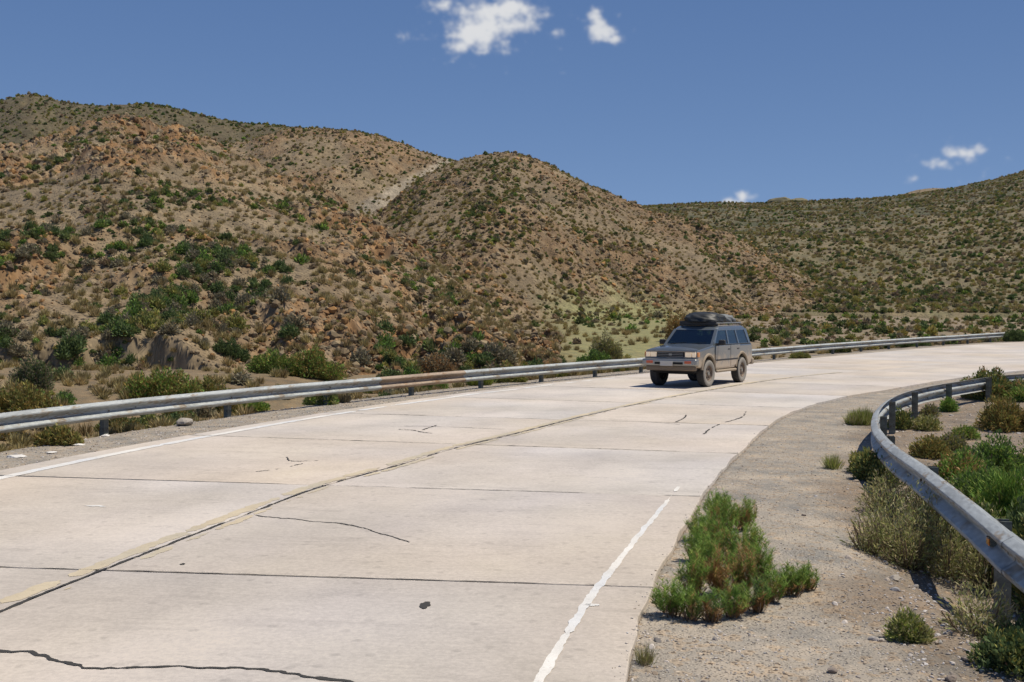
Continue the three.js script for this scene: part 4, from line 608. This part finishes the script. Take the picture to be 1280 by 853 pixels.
// ------------------------------------------------------------------ the dusty four-wheel-drive wagon; x forward, z to its right
{
  const car = new THREE.Group();
  const paintMap = texture(1024, (u, v) => { const x = u * 5, y = v * 2, n = tile(u, v, 40, 16, 71) * 0.5 + tile(u, v, 130, 50, 72) * 0.3 + tile(u, v, 12, 5, 73) * 0.4, dust = clamp(smoothstep(y - (n - 0.6) * 0.4, 0.98, 0.62) * 0.95 + 0.06 * n, 0, 0.92), g = 0.93 + 0.14 * hash2(Math.floor(u * 1024), Math.floor(v * 1024), 74); return mix3([0.11, 0.13, 0.14], [0.44, 0.335, 0.22], dust).map((c) => srgb(c * g)); });
  const uvPlanar = (g) => { const p = g.attributes.position, uv = new Float32Array(p.count * 2); for (let i = 0; i < p.count; i++) { uv[i * 2] = (p.getX(i) + p.getZ(i) * 0.37) / 5 + 0.5; uv[i * 2 + 1] = p.getY(i) / 2; } g.setAttribute('uv', new THREE.BufferAttribute(uv, 2)); return g; };
  const C = {
    paint: phys(1, 1, 1, 0.36, { map: paintMap, clearcoat: 1, clearcoatRoughness: 0.1, metalness: 0.25 }), trim: std(0.035, 0.035, 0.035, 0.7), dusty: std(0.33, 0.265, 0.19, 0.9), steel: std(0.36, 0.35, 0.32, 0.35, { metalness: 0.7 }),
    glass: phys(0.42, 0.5, 0.46, 0.03, { transmission: 1, thickness: 0, ior: 1.8 }), seat: std(0.05, 0.05, 0.048, 0.9), tyre: std(0.05, 0.048, 0.045, 0.95), wall: std(0.30, 0.275, 0.235, 0.95), rim: std(0.21, 0.16, 0.12, 0.6, { metalness: 0.3 }), lamp: phys(0.9, 0.78, 0.6, 0.12, { clearcoat: 1, emissive: new THREE.Color().setRGB(1, 0.72, 0.42), emissiveIntensity: 0.26 }), amber: phys(0.7, 0.26, 0.06, 0.2, { clearcoat: 1 }), red: phys(0.55, 0.12, 0.05, 0.25, { clearcoat: 1 }), plate: std(0.55, 0.52, 0.46, 0.6), dark: std(0.012, 0.012, 0.012, 0.9),
  };
  const extrude = (pts, depth, bevel, z) => { const s = new THREE.Shape(); pts.forEach(([x, y], i) => i ? s.lineTo(x, y) : s.moveTo(x, y)); s.closePath(); const g = new THREE.ExtrudeGeometry(s, { depth, bevelEnabled: bevel > 0, bevelThickness: bevel, bevelSize: bevel, bevelSegments: 3, bevelOffset: -bevel }); g.translate(0, 0, z); return uvPlanar(g); };
  const arc = (cx, cy, rad, a0, a1, n = 18) => Array.from({ length: n + 1 }, (_, i) => { const a = lerp(a0, a1, i / n); return [cx + Math.cos(a) * rad, cy + Math.sin(a) * rad]; });
  const WB = 1.312, WY = 0.385;
  // lower body with wheel arches
  const profile = [[2.07, 0.56], [2.12, 0.64], [2.13, 0.82], [2.10, 0.99], [2.03, 1.06], [1.5, 1.115], [0.95, 1.165], [-2.16, 1.175], [-2.23, 1.08], [-2.25, 0.72], [-2.21, 0.56], ...arc(-WB, 0.42, 0.475, Math.PI - 0.25, 0.22), [-0.7, 0.46], [0.7, 0.46], ...arc(WB, 0.42, 0.475, Math.PI - 0.22, 0.25), [1.83, 0.54]];
  const body = part(car, 'body', extrude(profile, 1.50, 0.055, -0.75), C.paint);
  part(car, 'underbody', new RoundedBoxGeometry(3.9, 0.3, 1.3, 2, 0.05), C.dark).position.set(0, 0.55, 0);
  // hood: a crowned panel with a raised centre
  const hood = part(car, 'hood', uvPlanar(grid(13, 11, (a, b) => { const x = lerp(2.035, 0.93, a / 12), z = lerp(-0.735, 0.735, b / 10), edge = Math.min(1, Math.min(a, 12 - a, b, 10 - b) / 1); const y = 1.058 + (2.03 - x) / 1.08 * 0.108 + 0.006 + edge * 0.012 + 0.028 * (1 - (z / 0.735) ** 2) + (Math.abs(z) < 0.36 && edge ? 0.012 : 0) - (a === 0 ? 0.045 : 0); return { p: [x, y, z], c: [1, 1, 1], uv: [0, 0] }; })), C.paint);
  // greenhouse as a loft of rounded rectangles
  const levels = [[1.14, 0.95, -2.17, 0.775, 0.09], [1.22, 0.845, -2.15, 0.757, 0.09], [1.42, 0.60, -2.08, 0.72, 0.10], [1.62, 0.355, -1.99, 0.682, 0.12], [1.68, 0.27, -1.95, 0.655, 0.14], [1.715, 0.16, -1.88, 0.60, 0.16], [1.735, -0.05, -1.72, 0.46, 0.18], [1.74, -0.4, -1.4, 0.2, 0.15]];
  const ring = ([y, xf, xr, hw, r]) => { const out = []; for (const [cx, cz, a0] of [[xf - r, hw - r, 0], [xr + r, hw - r, 1], [xr + r, -hw + r, 2], [xf - r, -hw + r, 3]]) for (let i = 0; i <= 5; i++) { const a = (a0 + i / 5) * Math.PI / 2; out.push([cx + Math.cos(a) * r, y, cz + Math.sin(a) * r]); } out.push(out[0]); return out; };
  const rings = levels.slice(3).map(ring), house = grid(25, rings.length, (a, b) => ({ p: rings[b][a], c: [1, 1, 1], uv: [0, 0] }));
  part(car, 'roof', uvPlanar(mergeVertices(house)), C.paint);
  const roofCap = part(car, 'roof_panel', new RoundedBoxGeometry(1.9, 0.05, 1.15, 4, 0.024), C.paint); roofCap.position.set(-0.87, 1.722, 0); uvPlanar(roofCap.geometry);
  // glazing lies on the sloping planes of the greenhouse
  const hw = (y) => lerp(0.775, 0.682, (y - 1.14) / 0.48), xf = (y) => lerp(0.95, 0.355, (y - 1.14) / 0.48), xr = (y) => lerp(-2.17, -1.99, (y - 1.14) / 0.48);
  const pane = (pts, out) => { const n = pts.length, pos = []; const top = pts.map((p, i) => [p[0] + out[0] * 0.008, p[1] + out[1] * 0.008, p[2] + out[2] * 0.008]), bot = pts.map((p) => [p[0] - out[0] * 0.01, p[1] - out[1] * 0.01, p[2] - out[2] * 0.01]); for (let i = 1; i < n - 1; i++) pos.push(...top[0], ...top[i], ...top[i + 1], ...bot[0], ...bot[i + 1], ...bot[i]); for (let i = 0; i < n; i++) { const j = (i + 1) % n; pos.push(...top[i], ...bot[i], ...bot[j], ...top[i], ...bot[j], ...top[j]); } const g = new THREE.BufferGeometry(); g.setAttribute('position', new THREE.Float32BufferAttribute(pos, 3)); g.computeVertexNormals(); return uvPlanar(g); };
  const cutout = (outline, holes, put) => { const sh = new THREE.Shape(); outline.forEach(([x, y], i) => i ? sh.lineTo(x, y) : sh.moveTo(x, y)); sh.closePath(); for (const pts of holes) { const h = new THREE.Path(); pts.forEach(([x, y], i) => i ? h.lineTo(x, y) : h.moveTo(x, y)); h.closePath(); sh.holes.push(h); } const g = new THREE.ExtrudeGeometry(sh, { depth: 0.035, bevelEnabled: false }), p = g.attributes.position; for (let i = 0; i < p.count; i++) p.setXYZ(i, ...put(p.getX(i), p.getY(i), p.getZ(i))); g.computeVertexNormals(); return uvPlanar(g); };
  const sideN = (s) => norm([0, 0.19, s]);
  for (const s of [-1, 1]) {
    const sp = (list, o = 0) => list.map(([x, y]) => [x, y, s * (hw(y) + o)]), openings = [[[0.72, 1.195], [0.33, 1.59], [-0.29, 1.59], [-0.29, 1.195]], [[-0.38, 1.195], [-0.38, 1.59], [-1.01, 1.59], [-1.11, 1.195]], [[-1.20, 1.195], [-1.11, 1.59], [-1.80, 1.59], [-1.99, 1.195]]];
    part(car, 'side_frame', cutout([[0.95, 1.14], [0.345, 1.63], [-1.99, 1.63], [-2.17, 1.14]], openings, (u, v, k) => [u, v, s * (hw(v) - 0.035 + k)]), C.paint);
    openings.forEach((pts, n) => part(car, n < 2 ? 'side_window' : 'quarter_window', pane(sp(pts, -0.02), sideN(s)), C.glass));
    const seat = part(car, 'seat', new RoundedBoxGeometry(0.16, 0.5, 0.46, 4, 0.06), C.seat); seat.position.set(-0.28, 1.2, s * 0.36); part(seat, 'headrest', new RoundedBoxGeometry(0.1, 0.17, 0.26, 4, 0.04), C.seat).position.set(-0.02, 0.32, 0);
    // doors, proud of the body by a centimetre, with handles and a rub strip
    const dz = s > 0 ? 0.792 : -0.818;
    const front = part(car, 'door', extrude([[0.83, 0.52], [0.83, 1.05], [0.80, 1.155], [-0.335, 1.16], [-0.335, 0.52]], 0.026, 0.012, dz), C.paint), rear = part(car, 'door', extrude([[-0.355, 0.52], [-0.355, 1.16], [-1.12, 1.165], [-1.12, 0.95], ...arc(-WB, 0.42, 0.53, 1.25, 0.28, 8)], 0.026, 0.012, dz), C.paint);
    for (const [d, x] of [[front, -0.2], [rear, -0.95]]) part(d, 'handle', new RoundedBoxGeometry(0.16, 0.035, 0.03, 2, 0.01), C.trim).position.set(x, 1.04, s * 0.828);
    part(car, 'rub_strip', new RoundedBoxGeometry(1.9, 0.05, 0.02, 2, 0.008), C.trim).position.set(-0.15, 0.74, s * 0.825);
    const strip = part(car, 'belt_trim', new RoundedBoxGeometry(2.85, 0.02, 0.02, 2, 0.006), C.trim); strip.position.set(-0.7, 1.175, s * 0.785);
    for (const ax of [-WB, WB]) { const fl = new THREE.TorusGeometry(0.49, 0.045, 8, 22, Math.PI * 0.9); fl.rotateZ(Math.PI * 0.05); fl.scale(1, 1, 0.9); part(car, 'fender_flare', fl, C.dusty).position.set(ax, 0.42, s * 0.80); }
    const board = part(car, 'running_board', new THREE.CapsuleGeometry(0.04, 1.5, 4, 10), C.dusty); board.rotation.z = Math.PI / 2; board.position.set(0, 0.42, s * 0.82);
    const mirror = part(car, 'mirror', new RoundedBoxGeometry(0.12, 0.15, 0.2, 4, 0.04), C.trim); mirror.position.set(0.60, 1.25, s * 0.93);
    part(mirror, 'mirror_arm', new RoundedBoxGeometry(0.06, 0.05, 0.16, 2, 0.015), C.trim).position.set(0.02, -0.05, -s * 0.13);
    // lamps
    for (const [z, w] of [[0.53, 0.19], [0.70, 0.12]]) { const l = part(car, 'headlight', new RoundedBoxGeometry(0.06, 0.14, w, 4, 0.02), C.lamp); l.position.set(2.115, 0.93, s * z); }
    const beam = new THREE.SpotLight(new THREE.Color().setRGB(1, 0.8, 0.55), 8, 0, 0.45, 0.7); beam.position.set(2.16, 0.93, s * 0.6); beam.target.position.set(8, 0.2, s * 0.6); beam.castShadow = true; car.add(beam); car.add(beam.target);   // the headlights are on
    const corner = part(car, 'corner_lamp', new RoundedBoxGeometry(0.14, 0.14, 0.05, 3, 0.018), C.amber); corner.position.set(2.03, 0.93, s * 0.795);
    part(car, 'bumper_lamp', new RoundedBoxGeometry(0.04, 0.075, 0.2, 3, 0.012), C.red).position.set(2.272, 0.72, s * 0.58);
    part(car, 'tail_lamp', new RoundedBoxGeometry(0.06, 0.36, 0.14, 3, 0.02), C.red).position.set(-2.245, 0.95, s * 0.70);
    for (const x of [0.05, -0.85, -1.75]) part(car, 'rack_foot', new RoundedBoxGeometry(0.07, 0.09, 0.05, 2, 0.012), C.trim).position.set(x, 1.745, s * 0.55);
    const rail = part(car, 'roof_rail', new THREE.CapsuleGeometry(0.02, 2.0, 4, 8), C.steel); rail.rotation.z = Math.PI / 2; rail.position.set(-0.85, 1.80, s * 0.56);
    const lip = part(car, 'wind_deflector_end', new RoundedBoxGeometry(0.06, 0.1, 0.04, 2, 0.015), C.trim); lip.position.set(0.16, 1.78, s * 0.54);
  }
  const front = [[-0.68, 1.2], [0.68, 1.2], [0.6, 1.6], [-0.6, 1.6]], back = [[-0.64, 1.22], [0.64, 1.22], [0.57, 1.57], [-0.57, 1.57]];
  part(car, 'windshield_frame', cutout([[-0.772, 1.145], [0.772, 1.145], [0.68, 1.628], [-0.68, 1.628]], [front], (u, v, k) => [xf(v) - 0.034 + k, v, u]), C.paint);
  part(car, 'windshield', pane(front.map(([z, y]) => [xf(y) - 0.02, y, z]).reverse(), norm([0.63, 0.78, 0])), C.glass);
  part(car, 'rear_frame', cutout([[-0.772, 1.145], [0.772, 1.145], [0.68, 1.628], [-0.68, 1.628]], [back], (u, v, k) => [xr(v) + 0.034 - k, v, u]), C.paint);
  part(car, 'rear_window', pane(back.map(([z, y]) => [xr(y) + 0.02, y, z]), norm([-0.93, 0.35, 0])), C.glass);
  part(car, 'dashboard', new RoundedBoxGeometry(0.34, 0.09, 1.36, 3, 0.03), C.seat).position.set(0.56, 1.2, 0);
  const wheelRing = part(car, 'steering_wheel', new THREE.TorusGeometry(0.18, 0.016, 8, 24), C.dark); wheelRing.position.set(0.28, 1.22, -0.36); wheelRing.rotation.y = Math.PI / 2; wheelRing.rotation.x = 0.4;
  part(car, 'rear_seat', new RoundedBoxGeometry(0.16, 0.36, 1.2, 4, 0.06), C.seat).position.set(-1.12, 1.22, 0);
  part(car, 'inner_mirror', new RoundedBoxGeometry(0.03, 0.06, 0.22, 3, 0.012), C.dark).position.set(0.36, 1.54, 0);
  part(car, 'cargo', new RoundedBoxGeometry(0.6, 0.3, 1.0, 4, 0.08), C.seat).position.set(-1.66, 1.28, 0);
  for (const z of [-0.3, 0.3]) { const w = part(car, 'wiper', new RoundedBoxGeometry(0.02, 0.015, 0.5, 1, 0.005), C.dark); w.position.set(0.89, 1.225, z); w.rotation.x = 0.08; }
  // front: grille with bars, bumper, plate, valance
  const grille = part(car, 'grille', new RoundedBoxGeometry(0.05, 0.15, 0.82, 3, 0.015), C.dark); grille.position.set(2.12, 0.93, 0);
  for (const y of [-0.045, 0, 0.045]) part(grille, 'grille_bar', new RoundedBoxGeometry(0.02, 0.014, 0.78, 1, 0.005), C.steel).position.set(0.026, y, 0);
  part(grille, 'badge', new RoundedBoxGeometry(0.016, 0.05, 0.09, 2, 0.006), C.steel).position.set(0.034, 0, 0);
  part(car, 'grille_surround', new RoundedBoxGeometry(0.05, 0.03, 1.5, 2, 0.01), C.paint).position.set(2.125, 1.02, 0);
  const bumper = part(car, 'front_bumper', new RoundedBoxGeometry(0.24, 0.2, 1.66, 5, 0.055), C.steel); bumper.position.set(2.15, 0.71, 0);
  part(bumper, 'bumper_insert', new RoundedBoxGeometry(0.03, 0.07, 0.86, 2, 0.01), C.dark).position.set(0.11, -0.02, 0);
  const plate = part(car, 'number_plate', new RoundedBoxGeometry(0.015, 0.13, 0.38, 2, 0.004), C.plate); plate.position.set(2.292, 0.68, 0.06);
  part(car, 'valance', new RoundedBoxGeometry(0.22, 0.15, 1.5, 4, 0.05), std(0.2, 0.155, 0.11, 0.9)).position.set(2.08, 0.55, 0);
  part(car, 'rear_bumper', new RoundedBoxGeometry(0.2, 0.2, 1.66, 4, 0.05), C.dusty).position.set(-2.24, 0.62, 0);
  for (const x of [0.05, -0.4, -0.85, -1.3, -1.75]) { const bar = part(car, 'cross_bar', new THREE.CapsuleGeometry(0.016, 1.1, 4, 8), C.trim); bar.rotation.x = Math.PI / 2; bar.position.set(x, 1.805, 0); }
  part(car, 'wind_deflector', new RoundedBoxGeometry(0.05, 0.13, 1.16, 3, 0.02), C.trim).position.set(0.17, 1.80, 0);
  // wheels
  const tyreProfile = [[0.215, -0.10], [0.25, -0.118], [0.31, -0.128], [0.352, -0.12], [0.372, -0.105], [0.384, -0.09], [0.385, -0.03], [0.378, -0.025], [0.378, -0.012], [0.385, -0.007], [0.385, 0.007], [0.378, 0.012], [0.378, 0.025], [0.385, 0.03], [0.384, 0.09], [0.372, 0.105], [0.352, 0.12], [0.31, 0.128], [0.25, 0.118], [0.215, 0.10]].map(([r, y]) => new THREE.Vector2(r, y));
  const tyre = new THREE.LatheGeometry(tyreProfile, 40); tyre.rotateX(Math.PI / 2);
  const wallRing = new THREE.LatheGeometry([[0.222, 0.106], [0.25, 0.121], [0.31, 0.131], [0.35, 0.1235], [0.368, 0.11]].map(([r, y]) => new THREE.Vector2(r, y)), 40); wallRing.rotateX(Math.PI / 2);
  const disc = new THREE.Shape(); disc.absarc(0, 0, 0.205, 0, Math.PI * 2); for (let i = 0; i < 6; i++) { const a = i / 6 * Math.PI * 2, h = new THREE.Path(); h.absellipse(Math.cos(a) * 0.135, Math.sin(a) * 0.135, 0.042, 0.034, 0, Math.PI * 2, false, a); disc.holes.push(h); }
  const rimDisc = new THREE.ExtrudeGeometry(disc, { depth: 0.02, bevelEnabled: true, bevelThickness: 0.006, bevelSize: 0.005, bevelSegments: 2, curveSegments: 24 });
  const barrel = new THREE.LatheGeometry([[0.19, -0.09], [0.2, 0.02], [0.205, 0.1], [0.224, 0.112], [0.226, 0.1]].map(([r, y]) => new THREE.Vector2(r, y)), 32); barrel.rotateX(Math.PI / 2);
  const hub = new THREE.CylinderGeometry(0.05, 0.06, 0.06, 16); hub.rotateX(Math.PI / 2);
  const inner = new THREE.CylinderGeometry(0.2, 0.2, 0.06, 24); inner.rotateX(Math.PI / 2);
  for (const ax of [WB, -WB]) for (const s of [-1, 1]) {
    const w = new THREE.Group(); w.name = 'wheel'; car.add(w);
    part(w, 'tyre', tyre, C.tyre); part(w, 'tyre_sidewall', wallRing, C.wall); part(w, 'rim', mergeGeometries([barrel.toNonIndexed(), rimDisc.clone().translate(0, 0, 0.045)].map((g) => { g.deleteAttribute('uv'); return g; })), C.rim); part(w, 'hub', hub, C.steel).position.z = 0.075; part(w, 'brake_drum', inner, C.dark).position.z = -0.02;
    w.position.set(ax, WY, s * 0.715); w.rotation.y = s < 0 ? Math.PI : 0; if (ax > 0) w.rotation.y += -0.06;
  }
  for (const ax of [WB, -WB]) { const axle = part(car, 'axle', new THREE.CylinderGeometry(0.045, 0.045, 1.3, 10), C.dark); axle.rotation.x = Math.PI / 2; axle.position.set(ax, WY, 0); }
  const angle = Math.atan2(-0.85, -0.53), put = (o) => { o.position.set(5.42, 0.0, -32.75); o.rotation.y = angle; o.scale.setScalar(0.97); return o; };
  addThing(put(car), 'off_road_vehicle', 'dusty grey blue four wheel drive wagon with tan mud up its sides', 'car');
  // the roof load
  const bag = (len, wid, hei, seed, flat) => { const g = new THREE.SphereGeometry(1, 40, 24), p = g.attributes.position; for (let i = 0; i < p.count; i++) { let x = p.getX(i), y = p.getY(i), z = p.getZ(i); const sq = (v, e) => Math.sign(v) * Math.pow(Math.abs(v), e); x = sq(x, 0.85); z = sq(z, 0.7); y = y < 0 ? -Math.min(1, -y * 3) * 0.12 : Math.pow(y, flat); const n = 1 + 0.12 * noise(x * 3 + seed, y * 3, z * 3) + 0.06 * noise(x * 8 + seed, y * 8, z * 8); p.setXYZ(i, x * len / 2 * n, (y + 0.12) * hei / 1.12 * n, z * wid / 2 * n); } g.computeVertexNormals(); return g; };
  const load = (name, label, cat, g, m, x, y, strap) => { const o = new THREE.Group(); part(o, 'cover', g, m); const inner2 = new THREE.Group(); for (const [sx, w, h] of strap) { const t = new THREE.TorusGeometry(0.5, 0.014, 6, 28, Math.PI); t.scale(w, h * 2, 1.6); t.rotateY(Math.PI / 2); part(o, 'strap', t, C.trim).position.set(sx, 0.02, 0); } put(o); const off = new THREE.Vector3(x * 0.97, y * 0.97, 0).applyAxisAngle(new THREE.Vector3(0, 1, 0), angle); o.position.add(off); addThing(o, name, label, cat); };
  load('roof_bag', 'black domed cargo bag strapped on the front of the roof rack', 'bag', bag(1.25, 1.14, 0.3, 3, 0.9), std(0.014, 0.016, 0.016, 0.55), -0.36, 1.822, [[0.12, 1.1, 0.29], [-0.22, 1.1, 0.29]]);
  load('roof_bag', 'grey crumpled duffel bag on the rear of the roof rack', 'bag', bag(0.92, 1.04, 0.24, 11, 0.75), std(0.17, 0.18, 0.18, 0.7), -1.34, 1.822, [[0, 1.04, 0.235]]);
}
console.log('vehicle done');
shadows(scene);
renderer.render(scene, camera);
